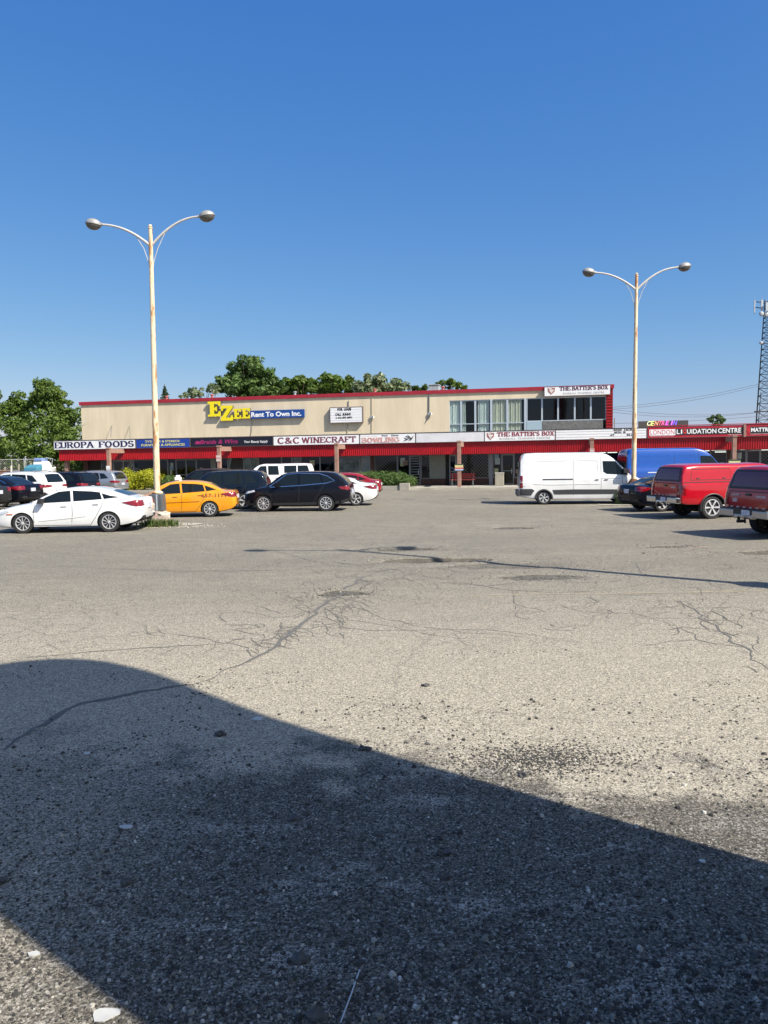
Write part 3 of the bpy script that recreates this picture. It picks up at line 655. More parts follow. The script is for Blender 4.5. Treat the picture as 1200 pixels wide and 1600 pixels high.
# 2
s = sign(213, 297, 'blue sign with two yellow lines about stereos, furniture and appliances', mat('sign_blue', (.012, .05, .30), .4)); t = s[0]
X, w = span(227, 281, YS); lets(t, text_mb("TV'S  VCR & STEREOS", w, .17, PL(X, 3.70, YS), bold=.02), YLW)
X, w = span(221, 289, YS); lets(t, text_mb("FURNITURE & APPLIANCES", w, .18, PL(X, 3.42, YS), bold=.02), YLW)
# 3
s = sign(297.4, 427, 'black sign with magenta script lettering and small white words', mat('sign_black', (.008, .008, .018), .35)); t = s[0]
X, w = span(313, 372, YS); lets(t, text_mb("Braids & Wigs", w, .42, PL(X, 3.40, YS), bold=.02, shear=.2), MAG)
X, w = span(382, 419, YS); lets(t, text_mb("Your Beauty Supply", w, .24, PL(X, 3.47, YS), bold=.01, shear=.25), INKW)
X, w = span(306, 312, YS)
mb = MB(); n = 12; mb.add([PL(X, 3.62, YS)(w*.5+.22*cos(6.28*i/n)*(1+.4*sin(i*2)), .13*sin(6.28*i/n)) for i in range(n)], [tuple(range(n))]); lets(t, mb, MAG, 'swirl')
# 4
s = sign(427.4, 562, 'white sign with wide maroon capitals right of the black sign', WHT); t = s[0]
for txt, a, b, h in (('C&C', 434, 468, .46), ('WINECRAFT', 472, 556, .42)):
    X, w = span(a, b, YS); lets(t, serif_mb(txt, w, h, PL(X, 3.64-h/2, YS), vw=.17, hw=.11, serif=.05), MAR)
# 5
s = sign(562.6, 649.5, 'white sign with faded red BOWLING lettering and a black pin sketch', WHT); t = s[0]
X, w = span(566, 624, YS); lets(t, serif_mb('BOWLING', w, .36, PL(X, 3.36, YS), vw=.22, hw=.12, serif=.08), PINK)
X, w = span(597, 623, YS); lets(t, text_mb("Pool    Darts", w, .11, PL(X, 3.80, YS), bold=.03), BLK)
X, w = span(566, 590, YS); lets(t, text_mb("Forest City", w, .06, PL(X, 3.80, YS), bold=.0), PINK)
mb = MB()
for a, b in (((631, .06), (640, .3)), ((640, .06), (645, .36)), ((634, .40), (642, .22)), ((643, .12), (637, .48)), ((632, .28), (637, .12)), ((638, .1), (647, .42))):
    p = PL(lx(a[0], YS), 3.38+a[1], YS)(0, 0); q = PL(lx(b[0], YS), 3.38+b[1], YS)(0, 0); m_ = p.lerp(q, .5)+UX*.07; mb.tube([p, m_, q], [.012, .028, .01], 6)
lets(t, mb, BLK, 'pin_sketch')
# 6
sign(650, 757, 'blank weathered white sign panel right of the bowling sign', mat('sign_white_worn', (.68, .68, .70), .5, var=.14, vscale=1.6))
# baseball shield
def shield(t, X, Z, yo, s_):
    mb = MB(); P = [(-.5, .5), (-.35, .42), (0, .5), (.35, .42), (.5, .5), (.46, -.05), (.0, -.5), (-.46, -.05)]
    mb.add([PL(X, Z, yo)(a*s_, b*s_) for a, b in P], [(0, 1, 2, 3, 4, 5, 6, 7)]); lets(t, mb, mat('shield_rust', (.30, .11, .08), .6), 'shield')
    mb = MB()
    for a, b, c, d in ((-.36, .28, .1, .38), (-.28, .06, .34, .2), (-.2, -.12, .22, 0), (-.1, -.3, .12, -.2)):
        mb.add([PL(X, Z, yo)(x*s_, y*s_, .003) for x, y in ((a, b), (c, b), (c, d), (a, d))], [(0, 1, 2, 3)])
    lets(t, mb, INKW, 'shield_mark')
# 7
s = sign(757.3, 867.5, 'white canopy sign with dark red slab letters and rust shield beside the letter board', WHT); t = s[0]
shield(t, lx(766.5, YS), 3.64, YS, .52)
for txt, a, b in (('THE', 777, 796.5), ("BATTER'S", 800, 843), ('BOX', 847, 865.5)):
    X, w = span(a, b, YS); lets(t, serif_mb(txt, w, .30, PL(X, 3.61, YS), vw=.20, hw=.12, serif=.06), DRED)
X, w = span(781, 860, YS); lets(t, text_mb("BASEBALL TRAINING CENTRE", w, .13, PL(X, 3.39, YS)), GRYI)
# 8 letter board
s = sign(868, 1010.5, 'long white changeable letter board with sparse black letters near its right end', WHT); t = s[0]
mb = MB(MB_)
for z in (3.46, 3.64, 3.82): mb.box((s[1]+.03, YS-.002, z), (s[2]-.03, YS+.007, z+.012))
mb.build('letter_rail', GRYI, t)
for txt, a, b, z in (("2020  HOUR", 958, 995, 3.83), ("MON  IR", 960, 978, 3.66), ("AT", 953, 960, 3.48), ("SUN", 979, 994, 3.48)):
    X, w = span(a, b, YS); lets(t, text_mb(txt, w, .13, PL(X, z, YS), bold=.03), BLK)
# 9 London
RDS = mat('sign_red', (.42, .012, .03), .4, var=.1)
zt9 = BP(1085, 665.5, YS)[1]; zb9 = 3.28
s = sign(1011.5, 1161, 'red canopy sign with white and black word plates between letter board and brown post', RDS, z1=zt9); t = s[0]
H9 = zt9-zb9; z_a, z_b = zb9+.27*H9, zb9+.76*H9
def plate(t, px0, px1, z0, z1, m_, yo=YS, d=.004, name='plate'):
    mb = MB(MB_); mb.box((lx(px0, yo), yo-d, z0), (lx(px1, yo), yo+.007, z1)); return mb.build(name, m_, t)
plate(t, 1014.5, 1055, z_a-.03, z_b, INKW); plate(t, 1055.1, 1160.2, z_a-.03, z_b+.02, BLK)
X, w = span(1016, 1053.5, YS); lets(t, text_mb("LONDON", w, .30, PL(X, z_a+.03, YS), bold=.0), RED)
for ch_, a_, b_ in (('L', 1057, 1062), ('I', 1063.6, 1065.6)): X, w = span(a_, b_, YS); lets(t, text_mb(ch_, w, .30, PL(X, z_a+.04, YS), bold=.02), INKW)
X, w = span(1066.8, 1072.4, YS); lets(t, text_mb("Q", w, .34, PL(X, z_a+.02, YS), bold=.04), mat("ink_q", (.6, .04, .04), .5))
X, w = span(1073, 1119, YS); lets(t, text_mb("UIDATION", w, .31, PL(X, z_a+.04, YS), bold=.02), INKW)
X, w = span(1121.5, 1157.5, YS); lets(t, text_mb("CENTRE", w, .32, PL(X, z_a+.05, YS), bold=.02), INKW)
for a, b in ((1016, 1052), (1137, 1159)):
    X, w = span(a, b, YS); lets(t, text_mb("LIQUIDATION CENTRE OPEN", w, .05, PL(X, zb9+.10, YS)), INKW)
bld('sign_post', BRK, lambda mb: mb.box((lx(1161.3, YS), YS-.06, 3.25), (lx(1164.8, YS), YS+.16, zt9+.02)))
# 10 Mattress
XE = lx(1290, YS)
s = sign(1165.2, 0, 'red sign cut by the right picture edge, starting with the white word MATTRESS', RDS, z1=zt9+.03, pxs=(lx(1165.2, YS), XE)); t = s[0]
plate(t, 1171, 1286, z_a-.03, z_b+.05, BLK)
X = lx(1173, YS); w1 = (lx(1200, YS)-X)/5.6*8
lets(t, text_mb("MATTRESS", w1, .27, PL(X, z_a+.08, YS), bold=.03), INKW)
X, w = span(1172, 1210, YS); lets(t, text_mb("LIQUIDATION CENTRE OPEN", w, .05, PL(X, zb9+.12, YS)), INKW)
mb = MB(); x0_ = lx(1166.5, YS); x1_ = lx(1171.5, YS)
mb.add([PL(0, 0, YS)(x1_, z_b+.1), PL(0, 0, YS)(x0_, (z_a+z_b)/2), PL(0, 0, YS)(x1_, z_a-.12)], [(0, 1, 2)]); lets(t, mb, RED, 'arrow_mark')
bld('wing_trim', TRIM, lambda mb: mb.box((lx(1010.5, YS), YS-.03, zt9+.035), (XEND, YS+.3, zt9+.085)))
# 11 EZEE
t = thing('channel_sign', 'raised yellow slab letters with a blue strip of white words on the cream wall', 'sign', BW(lx(360, YW), YW, 5.5), -TH)
YE = mat('letter_yellow', (.80, .66, .01), .4); RETR = mat('letter_return', (.05, .05, .03), .6)
SLAB = {'E': [(0,0),(1,0),(1,.34),(.84,.34),(.76,.17),(.5,.17),(.5,.42),(.6,.42),(.6,.34),(.72,.34),(.72,.66),(.6,.66),(.6,.58),(.5,.58),(.5,.84),(.76,.84),(.84,.68),(1,.68),(1,1),(0,1),(0,.86),(.16,.86),(.16,.14),(0,.14)],
        'Z': [(0,0),(1,0),(1,.36),(.86,.36),(.78,.2),(.42,.2),(1,.88),(1,1),(.04,1),(.04,.66),(.18,.66),(.26,.82),(.56,.82),(0,.14)]}
YF = YW-.25
for ch, a, b, y0, y1 in (('E', 325, 344.5, 651, 627), ('Z', 345, 363.5, 657.5, 633.5), ('E', 364.5, 376.5, 654.5, 638.5), ('E', 377.5, 390.5, 654, 637.5)):
    xa, za = BP(a, y0, YF); xb, zb_ = BP(b, y1, YF)
    P = [(xa+u*(xb-xa), za+v*(zb_-za)) for u, v in SLAB[ch]]
    n = len(P); mb = MB(MB_)
    mb.add([(x, YF, z) for x, z in P]+[(x, YF+.15, z) for x, z in P], [(i, (i+1) % n, n+(i+1) % n, n+i) for i in range(n)]+[tuple(range(2*n-1, n-1, -1))], 0)
    L_ = mb.build('letter', RETR, t); mb = MB(MB_); mb.add([(x, YF-.004, z) for x, z in P], [tuple(range(n))]); mb.build('letter_face', YE, L_, fix=False)
x0, z0 = BP(391, 654.5, YF); x1, z1 = BP(475, 639.5, YF)
x0_, z1_ = BP(391, 641.5, YF)
zz0 = (z0+BP(475, 652, YF)[1])/2; zz1 = (z1+z1_)/2
mb = MB(MB_); mb.box((x0, YF, zz0), (x1, YF+.2, zz1)); p_ = mb.build('strip', mat('sign_blue2', (.01, .06, .26), .4), t, bevel=.01)
X, w = span(394, 472, YF); lets(t, serif_mb and text_mb("Rent To Own Inc.", w, .42*(zz1-zz0)*1.45, PL(X, zz0+.2*(zz1-zz0), YF), bold=.035), INKW)
# 12 letter board on the wall
YB = YW-.28; x0, z0 = BP(515.5, 661.5, YB); x1, z1 = BP(566.5, 635, YB)
s = sign(0, 0, 'white FOR LEASE letter board standing off the cream wall', WHT, z0=z0, z1=z1, yo=YB, th=.25, pxs=(x0, x1), frame=.05, name='letter_board'); t = s[0]
mb = MB(MB_)
for i in range(1, 6): z = z0+(z1-z0)*i/6; mb.box((x0+.06, YB-.002, z), (x1-.06, YB+.007, z+.012))
mb.build('letter_rail', mat('rail_pale', (.6, .62, .64), .5), t)
for txt, a, b, py, h in (("FOR  LEASE", 528.5, 550, 641.5, .20), ("CALL  SUNNY", 525, 550, 649.3, .19), ("1-416 873 0071", 526, 551, 654, .15)):
    X, w = span(a, b, YB); lets(t, text_mb(txt, w, h, PL(X, BP(540, py, YB)[1], YB), bold=.05), BLK)
# 13 upper sign
YU = YW-.32; x0, z0 = BP(850.5, 619.5, YU); x1, z1 = BP(954, 600.5, YU); z0 = (z0+BP(954, 616.5, YU)[1])/2; z1 = (z1+BP(851, 605, YU)[1])/2
s = sign(0, 0, 'white upper sign with plum slab letters and shield under the roof corner', WHT, z0=z0, z1=z1, yo=YU, th=.25, pxs=(x0, x1), name='shop_sign'); t = s[0]
shield(t, lx(861.5, YU), (z0+z1)/2+.03, YU, .5)
for txt, a, b in (('THE', 874.5, 891), ("BATTER'S", 894, 931), ('BOX', 934, 949.5)):
    X, w = span(a, b, YU); lets(t, serif_mb(txt, w, .30, PL(X, z0+.38, YU), vw=.20, hw=.12, serif=.06), mat('ink_plum', (.10, .02, .05), .5))
X, w = span(880, 944, YU); lets(t, text_mb("BASEBALL TRAINING CENTRE", w, .12, PL(X, z0+.12, YU)), GRYI)
# 14 distant message board
YC = 16.; x0, z0 = BP(998, 680, YC); x1, z1 = BP(1075.5, 656.5, YC)
t = thing('message_board', 'dark electronic message board with rainbow lettering rising behind the low roof', 'sign', BW((x0+x1)/2, YC, 3.8), -TH)
mb = MB(MB_); mb.box((x0, YC, z0+.2), (x1, YC+.4, z1)); mb.build('cabinet', mat('board_dark', (.06, .055, .055), .7), t)
mb = MB(MB_); mb.box((x0+1, YC+.1, 3.8), (x0+1.2, YC+.3, z0+.3)); mb.box((x1-1.2, YC+.1, 3.8), (x1-1, YC+.3, z0+.3)); mb.build('post', MET, t)
cols = [(.75, .8, .45), (.8, .75, .2), (.8, .3, .15), (.8, .1, .15), (.75, .1, .3), (.7, .1, .6), (.45, .1, .85), (.2, .1, .9)]
zz = BP(1040, 664.3, YC)[1]
for i, (ch, a, b) in enumerate((('C', 1010, 1015), ('E', 1016, 1020.5), ('N', 1022, 1027), ('T', 1028, 1032), ('R', 1033, 1037.5), ('E', 1039, 1044), ('I', 1047.5, 1049.5), ('N', 1051, 1056))):
    X, w = span(a, b, YC); lets(t, text_mb(ch, w, .36, lambda p, q, d=0: BW(X+p+.25*q, YC-.006, zz+q), shear=.0, bold=.0), mat('led_%d' % i, cols[i], .5, emis=.9))
# papers and small signs fixed to columns
def colsign(ci, z0, z1, w, bands, label, name='notice'):
    X = COLX[ci]; mb = MB(MB_); n = len(bands); ms = []
    mb.box((X-w/2, -.028, z0), (X+w/2, -.012, z1), 0); ms.append(bands[0])
    for i, c in enumerate(bands[1:]):
        a = z0+(z1-z0)*i/(n-1); b = z0+(z1-z0)*(i+1)/(n-1); mb.box((X-w/2+.01, -.032, a+.004), (X+w/2-.01, -.0275, b-.002), i+1); ms.append(c)
    for p in mb.v: pass
    single(mb, name, label, 'sign', ms)
m1 = lambda n_, c: mat(n_, c, .6)
colsign(4, BP(717, 735, 0)[1], BP(717, 725, 0)[1], .58, [m1('n_grey', (.3, .3, .3)), m1('n_blue', (.45, .55, .75)), m1('n_red', (.5, .12, .10)), m1('n_orange', (.7, .42, .2)), m1('n_yellow', (.72, .66, .3)), m1('n_green', (.05, .09, .04))], 'striped red, orange and yellow notice on the column above the red bench')
colsign(6, BP(1148, 731, 0)[1], BP(1148, 718, 0)[1], .72, [m1('n_grey', (.3, .3, .3)), m1('n_pink', (.6, .2, .3)), INKW, m1('n_red', (.5, .12, .10)), m1('n_yellow', (.72, .66, .3)), m1('n_green', (.05, .09, .04))], 'striped yellow and white notice on the column behind the red pickup')
colsign(2, BP(341, 721, 0)[1], BP(341, 711.5, 0)[1], .36, [m1('n_grey', (.3, .3, .3)), m1('n_pale', (.62, .5, .46)), m1('n_pink2', (.5, .3, .27)), m1('n_pale', (.62, .5, .46))], 'small pale notice on the column below the black sign')
colsign(1, BP(168, 736, 0)[1], BP(168, 728, 0)[1], .34, [m1('n_grey', (.3, .3, .3)), INKW, m1('n_pale2', (.7, .72, .75)), INKW], 'white paper notice low on the left column')
colsign(5, BP(925, 706, 0)[1], BP(925, 700.5, 0)[1], .30, [m1('n_grey', (.3, .3, .3)), m1('n_pale', (.62, .5, .46)), m1('n_pink2', (.5, .3, .27))], 'small pink notice on the column above the white van')
# bench
x0, x1 = lx(703, 2.6, 750), lx(742, 2.6, 750); bc = (x0+x1)/2
t = thing('bench', 'red slatted bench against the shop window behind the middle column', 'bench', BW(bc, 2.8, ZS), -TH)
RB = mat('bench_red', (.30, .035, .025), .6, var=.2)
mb = MB(MB_); [mb.box((x0, 2.62+.1*i, .55), (x1, 2.70+.1*i, .58)) for i in range(4)]; mb.build('seat', RB, t, bevel=.005)
mb = MB(MB_); [mb.box((x0, 3.05+.02*i, .68+.12*i), (x1, 3.08+.02*i, .785+.12*i)) for i in range(3)]; mb.build('backrest', RB, t, bevel=.005)
for X in (x0+.12, x1-.18):
    mb = MB(MB_); mb.box((X, 2.62, ZS), (X+.06, 2.70, .549)); mb.box((X, 2.95, ZS), (X+.06, 3.03, .549)); mb.tube([(X+.03, 2.99, .549), (X+.03, 3.13, 1.05)], .02); mb.build('leg', MET, t)
# litter bin
x0, x1 = lx(773.5, 1.6, 750), lx(787, 1.6, 750)
t = thing('litter_bin', 'square pale concrete litter bin beside the shop door left of the white van', 'bin', BW((x0+x1)/2, 1.9, ZS), -TH)
mb = MB(MB_); mb.box((x0, 1.6, ZS), (x1, 2.2, 1.0)); mb.build('bin_body', mat('bin_beige', (.36, .33, .26), .9, var=.2, bump=.5), t, bevel=.02)
mb = MB(MB_); mb.box((x0-.02, 1.58, 1.0), (x1+.02, 2.22, 1.07)); mb.build('lid', mat('bin_lid', (.42, .40, .34), .8), t, bevel=.02)

# ------------------------------------------------------------ planting
def leafmat(name, a, b, c, tr=.35):
    m = bpy.data.materials.new(name); m.use_nodes = True; n = m.node_tree.nodes; l = m.node_tree.links
    g = n.new('ShaderNodeNewGeometry'); r = n.new('ShaderNodeValToRGB'); l.new(g.outputs['Random Per Island'], r.inputs[0])
    e = r.color_ramp.elements; e[0].color = (*a, 1); e[1].color = (*c, 1); e.new(.55).color = (*b, 1)
    p = n['Principled BSDF']; l.new(r.outputs[0], p.inputs['Base Color']); p.inputs['Roughness'].default_value = .55; p.inputs['Specular IOR Level'].default_value = .35
    t = n.new('ShaderNodeBsdfTranslucent'); l.new(r.outputs[0], t.inputs[0]); x = n.new('ShaderNodeMixShader'); x.inputs[0].default_value = tr
    l.new(p.outputs[0], x.inputs[1]); l.new(t.outputs[0], x.inputs[2]); l.new(x.outputs[0], n['Material Output'].inputs[0]); return m
LF = {'maple': leafmat('leaf_maple', (.065, .11, .025), (.10, .16, .035), (.14, .21, .05)), 'bright': leafmat('leaf_bright', (.068, .118, .018), (.105, .17, .026), (.155, .225, .04)),
      'blossom': leafmat('leaf_blossom', (.09, .14, .05), (.17, .22, .10), (.42, .44, .28)), 'yellow': leafmat('leaf_yellow', (.24, .27, .012), (.38, .40, .02), (.52, .50, .035)),
      'dark': leafmat('leaf_dark', (.06, .108, .028), (.098, .168, .04), (.145, .225, .06)), 'conifer': leafmat('needle', (.03, .06, .03), (.05, .085, .04), (.09, .13, .06)),
      'grass': leafmat('grass_blade', (.05, .09, .02), (.09, .14, .03), (.20, .20, .08))}
BARK = mat('bark', (.10, .08, .06), .95, var=.4, vscale=5, bump=.5)
def leaves(mb, c, rad, n, s, rnd, shell=.55):
    for _ in range(n):
        d = V((rnd.gauss(0, 1), rnd.gauss(0, 1), rnd.gauss(0, 1))).normalized(); r = shell+(1-shell)*rnd.random()
        p = V((c[0]+d.x*rad[0]*r, c[1]+d.y*rad[1]*r, c[2]+d.z*rad[2]*r))
        nrm = (d+V((rnd.gauss(0, .5), rnd.gauss(0, .5), rnd.gauss(.3, .5)))).normalized()
        a = nrm.orthogonal().normalized(); a = M4.Rotation(rnd.random()*6.28, 3, nrm) @ a; b = nrm.cross(a); k = s*rnd.uniform(.6, 1.35)
        mb.add([p-a*k, p-b*k*.45+nrm*k*.15, p+a*k, p+b*k*.45+nrm*k*.15], [(0, 1, 2, 3)])
def tree(name, label, blobs, Y, kind, leaf=.24, dens=1., seed=1, base=0., trunk=True, cat='tree', group=None, dep=None, sub=.34):
    """blobs: (px, py, half width px, half height px) at distance Y"""
    rnd = random.Random(seed); k = Y/1200
    cs = [(AT(px, py, Y), hw*k, hh*k) for px, py, hw, hh in blobs]
    bx = sum(c[0].x*c[1] for c in cs)/sum(c[1] for c in cs)
    t = thing(name, label, cat, (bx, Y, base), 0, group)
    mb = MB(); lim = []
    for c, rw, rh in cs:
        rd = dep or rw
        n = max(5, int(15*(rw*rh*rd)**.5*dens/ (1 if rw > 1 else .5)))
        for i in range(n):
            d = V((rnd.gauss(0, 1), rnd.gauss(0, 1), rnd.gauss(0, 1))).normalized(); r = rnd.random()**.5*.88
            q = V((c.x+d.x*rw*r, c.y+d.y*rd*r, c.z+d.z*rh*r)); sr = sub*min(rw, rh)*rnd.uniform(.55, 1.25)
            leaves(mb, q, (sr*1.15, sr*1.15, sr*.85), int(24*dens*max(.5, (sr/leaf/1.8))**1.6)+8, leaf, rnd)
            if i % 3 == 0: lim.append(q)
    mb.build('crown', LF[kind], t, fix=False)
    if trunk:
        mb = MB(); top = max(c[0].z for c in cs); lo = min(c[0].z-c[2] for c in cs); rr = .045*(top-base)*.5+.05
        mid = V((bx, Y, base+(top-base)*.55)); mb.tube([(bx, Y, base), (bx+.1, Y, base+(top-base)*.3), mid, (bx+.2, Y, top)], [rr, rr*.8, rr*.55, rr*.12], 7)
        for q in lim[:26]:
            z = rnd.uniform(.25, .65)*(top-base)+base; s_ = V((bx+.08, Y, min(z, q.z-.2))); m_ = s_.lerp(q, .5)+V((0, 0, .25)); mb.tube([s_, m_, q], [rr*.32, rr*.2, .02], 5)
        mb.build('trunk', BARK, t, smooth=60)
    return t
def shrub(label, cx, cy, w, d, h, kind, leaf=.07, seed=1, n=26, base=.13, rz=-TH, name='shrub'):
    rnd = random.Random(seed); t = thing(name, label, 'shrub', (cx, cy, base), rz); m = M4.Translation((cx, cy, base)) @ M4.Rotation(rz, 4, 'Z')
    mb = MB(m)
    for i in range(n):
        x = rnd.uniform(-.5, .5)*w; y = rnd.uniform(-.5, .5)*d; hh = h*(.72+.28*rnd.random())*(1-.35*(2*x/w)**4); r = rnd.uniform(.22, .36)*min(h, 1.4)
        z = rnd.uniform(r*.8, max(r, hh-r))
        if rnd.random() < .45: z = hh-r
        leaves(mb, (x, y, z), (r*1.2, r*1.2, r), 150, leaf, rnd, .6)
    mb.build('foliage', LF[kind], t, fix=False)
    mb = MB(m)
    for i in range(9): x = rnd.uniform(-.4, .4)*w; y = rnd.uniform(-.3, .3)*d; mb.tube([(x*.6, y*.6, 0), (x, y, h*.7)], [.025, .01], 5)
    mb.build('stem', BARK, t)
# trees left of the plaza, each with its own crown
tree('broadleaf_tree', 'tallest leafy tree at the left with a rounded top beside the cream wall', [(74, 612, 26, 22), (90, 628, 26, 22), (60, 630, 18, 20), (84, 655, 34, 22), (108, 650, 16, 18), (104, 676, 22, 16)], 74, 'bright', leaf=.165, seed=3, dens=1.25)
tree('broadleaf_tree', 'leafy tree left of the tallest one, with a lower flat top', [(28, 622, 18, 14), (38, 640, 18, 20), (14, 640, 20, 20), (34, 664, 24, 18)], 76, 'bright', leaf=.165, seed=4, dens=1.25)
tree('broadleaf_tree', 'tree cut by the left picture edge', [(-12, 622, 17, 20), (-18, 650, 24, 26), (-40, 640, 30, 40)], 75, 'maple', leaf=.165, seed=5, dens=1.25)
tree('broadleaf_tree', 'low bushy tree behind the left end of the canopy', [(118, 706, 20, 14), (96, 700, 18, 16), (140, 712, 22, 10)], 82, 'maple', leaf=.165, seed=6, dens=1.25)
# scrub behind the fence: one uncountable mass
mb = MB(); rnd = random.Random(11)
for i in range(620):
    x = rnd.uniform(-58, -24); y = 68+rnd.uniform(-1.5, 8); h = 5.4+2.6*noise.noise(V((x*.2, y*.2, 0)))+rnd.uniform(-.4, .6); z = rnd.uniform(.4, max(.8, h)); r = rnd.uniform(.5, 1.0)
    leaves(mb, (x, y, z), (r, r, r*.8), 70, .19, rnd)
for i in range(170):
    x = rnd.uniform(-36, -14); y = 84+rnd.uniform(-2, 6); z = rnd.uniform(.3, 6); r = rnd.uniform(.6, 1.2); leaves(mb, (x, y, z), (r, r, r*.8), 60, .2, rnd)
o = mb.build('scrub', LF['bright'], None, fix=False); tag(o, kind='stuff')
# trees behind the plaza roof
tree('maple_tree', 'largest dark green tree rising above the plaza roof', [(385, 578, 30, 24), (362, 594, 26, 18), (408, 592, 28, 22), (385, 610, 54, 20), (345, 604, 14, 12), (432, 604, 18, 12)], 98, 'dark', leaf=.33, seed=21, dens=1.0)
tree('broadleaf_tree', 'bright green rounded trees top right of the largest tree', [(462, 600, 28, 15), (450, 610, 32, 15), (486, 606, 26, 15)], 104, 'bright', leaf=.33, seed=22)
tree('broadleaf_tree', 'mid green tree behind the roof above the FOR LEASE board', [(508, 597, 30, 13), (536, 600, 22, 15), (520, 610, 44, 13)], 100, 'bright', leaf=.33, seed=23)
tree('blossoming_tree', 'tree with pale blossoms rising above the middle of the roof', [(588, 598, 30, 14), (616, 602, 30, 13), (568, 606, 26, 13), (600, 611, 50, 10)], 96, 'blossom', leaf=.30, seed=24, dens=.9)
tree('small_tree', 'small treetop just left of the grey roof unit', [(652, 607, 10, 5), (664, 606, 6, 5)], 96, 'maple', leaf=.28, seed=25)
tree('small_tree', 'small leafy treetop just right of the grey roof unit', [(706, 598, 22, 10), (690, 603, 16, 9), (722, 604, 10, 7)], 92, 'bright', leaf=.28, seed=26, dens=.7)
tree('small_tree', 'sparse low treetop left of the largest tree above the roof', [(308, 614, 24, 9), (332, 606, 14, 11), (292, 618, 16, 6)], 90, 'blossom', leaf=.26, seed=27, dens=.7)
tree('poplar_tree', 'narrow lone tree above the low red roof near the mast', [(1112, 655, 6, 8), (1121, 653, 6, 9), (1128, 656, 5, 8), (1117, 664, 13, 8)], 110, 'dark', leaf=.28, seed=28, dens=.8)
t = thing('conifer', 'small pointed conifer tip above the roof beside the left lamp post', 'tree', (AT(257, 600, 88).x, 88, 0)); mb = MB(); rnd = random.Random(5); c = AT(257, 600, 88)
for i in range(26):
    f_ = i/26; z = c.z-.5-f_*3.6; leaves(mb, (c.x+rnd.gauss(0, .3*f_), 88, z), (.12+1.6*f_, .12+1.2*f_, .22), 26, .17, rnd, .3)
mb.build('crown', LF['conifer'], t, fix=False); mb = MB(); mb.tube([(c.x, 88, 0), (c.x, 88, c.z)], [.3, .03]); mb.build('trunk', BARK, t)
# shrubs
def at_l(px, lyo): p = BW(lx(px, lyo, 750), lyo, 0); return p
p = at_l(197, 0.6); shrub('yellow-green clipped shrub beside the silver car, left of the lamp post', p.x, p.y, 2.2, 1.5, 1.72, 'yellow', .075, 31, 34)
p = at_l(228, 0.5); shrub('yellow-green clipped shrub right behind the rusty lamp post', p.x, p.y, 2.0, 1.6, 1.70, 'yellow', .075, 32, 34)
p = at_l(264, 0.9); shrub('low dark green shrub right of the lamp post behind the taxi', p.x, p.y, 2.4, 1.3, 1.15, 'dark', .07, 33, 26)
for px, w, h, sd, lb in ((576, 1.7, 1.35, 34, 'dark green shrub above the red car roof'), (598, 1.6, 1.3, 35, 'middle dark green shrub in the planter bed by the shop window'), (622, 1.9, 1.25, 36, 'right-hand dark green shrub at the planter end by the slatted door')):
    p = at_l(px, .35); shrub(lb, p.x, p.y, w, 1.2, h, 'dark', .07, sd, 26)
p = at_l(963, YW-.8); shrub('bright potted shrub under the canopy between the two vans', p.x, p.y, 1.3, .8, 1.7, 'bright', .08, 37, 18, name='potted_shrub')
# planter edging
x0, x1 = lx(560, -.7, 765), lx(640, -.7, 765)
mb = MB(MB_); mb.box((x0, -.85, 0), (x1-.7, -.66, .30)); mb.box((x1-.66, -.95, 0), (x1, -.5, .48)); mb.box((x0, -.655, ZS+.013), (x1-.7, -.5, .26))
single(mb, 'planter_edging', 'low concrete planter edging with a square end block by the slatted door', 'planter', CONC, bevel=.01)
# ------------------------------------------------------------ vehicles
TYR = mat('tyre_rubber', (.022, .022, .023), .85); RIM = mat('alloy', (.62, .63, .65), .35, metal=.35); RIMD = mat('alloy_dark', (.06, .06, .065), .4, metal=.5)
PLA = mat('black_plastic', (.025, .025, .027), .55); UND = mat('underbody', (.008, .008, .008), .9); CGL = mat('car_glass', (.008, .012, .014), .05, spec=.4)
CHR = mat('chrome', (.6, .6, .62), .15, metal=1); TLR = mat('tail_lamp_red', (.19, .005, .010), .15, coat=1.); TLW = mat('lamp_clear', (.55, .57, .6), .12, coat=1.)
PLT = mat('number_plate', (.62, .66, .72), .5, col2=(.35, .38, .5), vscale=18); SEAM = mat('panel_gap', (.02, .02, .02), .8); AMB = mat('amber_marker', (.5, .12, .02), .3)
def lerp(prof, x):
    """smooth monotone interpolation of [(x, v)...] (x rising)"""
    if x <= prof[0][0]: return prof[0][1]
    for i in range(len(prof)-1):
        a, b = prof[i], prof[i+1]
        if x <= b[0]:
            h = b[0]-a[0]; t = (x-a[0])/h; s = (b[1]-a[1])/h
            def sl(j):
                if j <= 0 or j >= len(prof)-1: return s
                p, q, r = prof[j-1], prof[j], prof[j+1]; d0 = (q[1]-p[1])/(q[0]-p[0]); d1 = (r[1]-q[1])/(r[0]-q[0])
                return 0 if d0*d1 <= 0 else 2*d0*d1/(d0+d1)
            m0, m1 = sl(i)*h, sl(i+1)*h
            return (2*t**3-3*t*t+1)*a[1]+(t**3-2*t*t+t)*m0+(-2*t**3+3*t*t)*b[1]+(t**3-t*t)*m1
    return prof[-1][1]
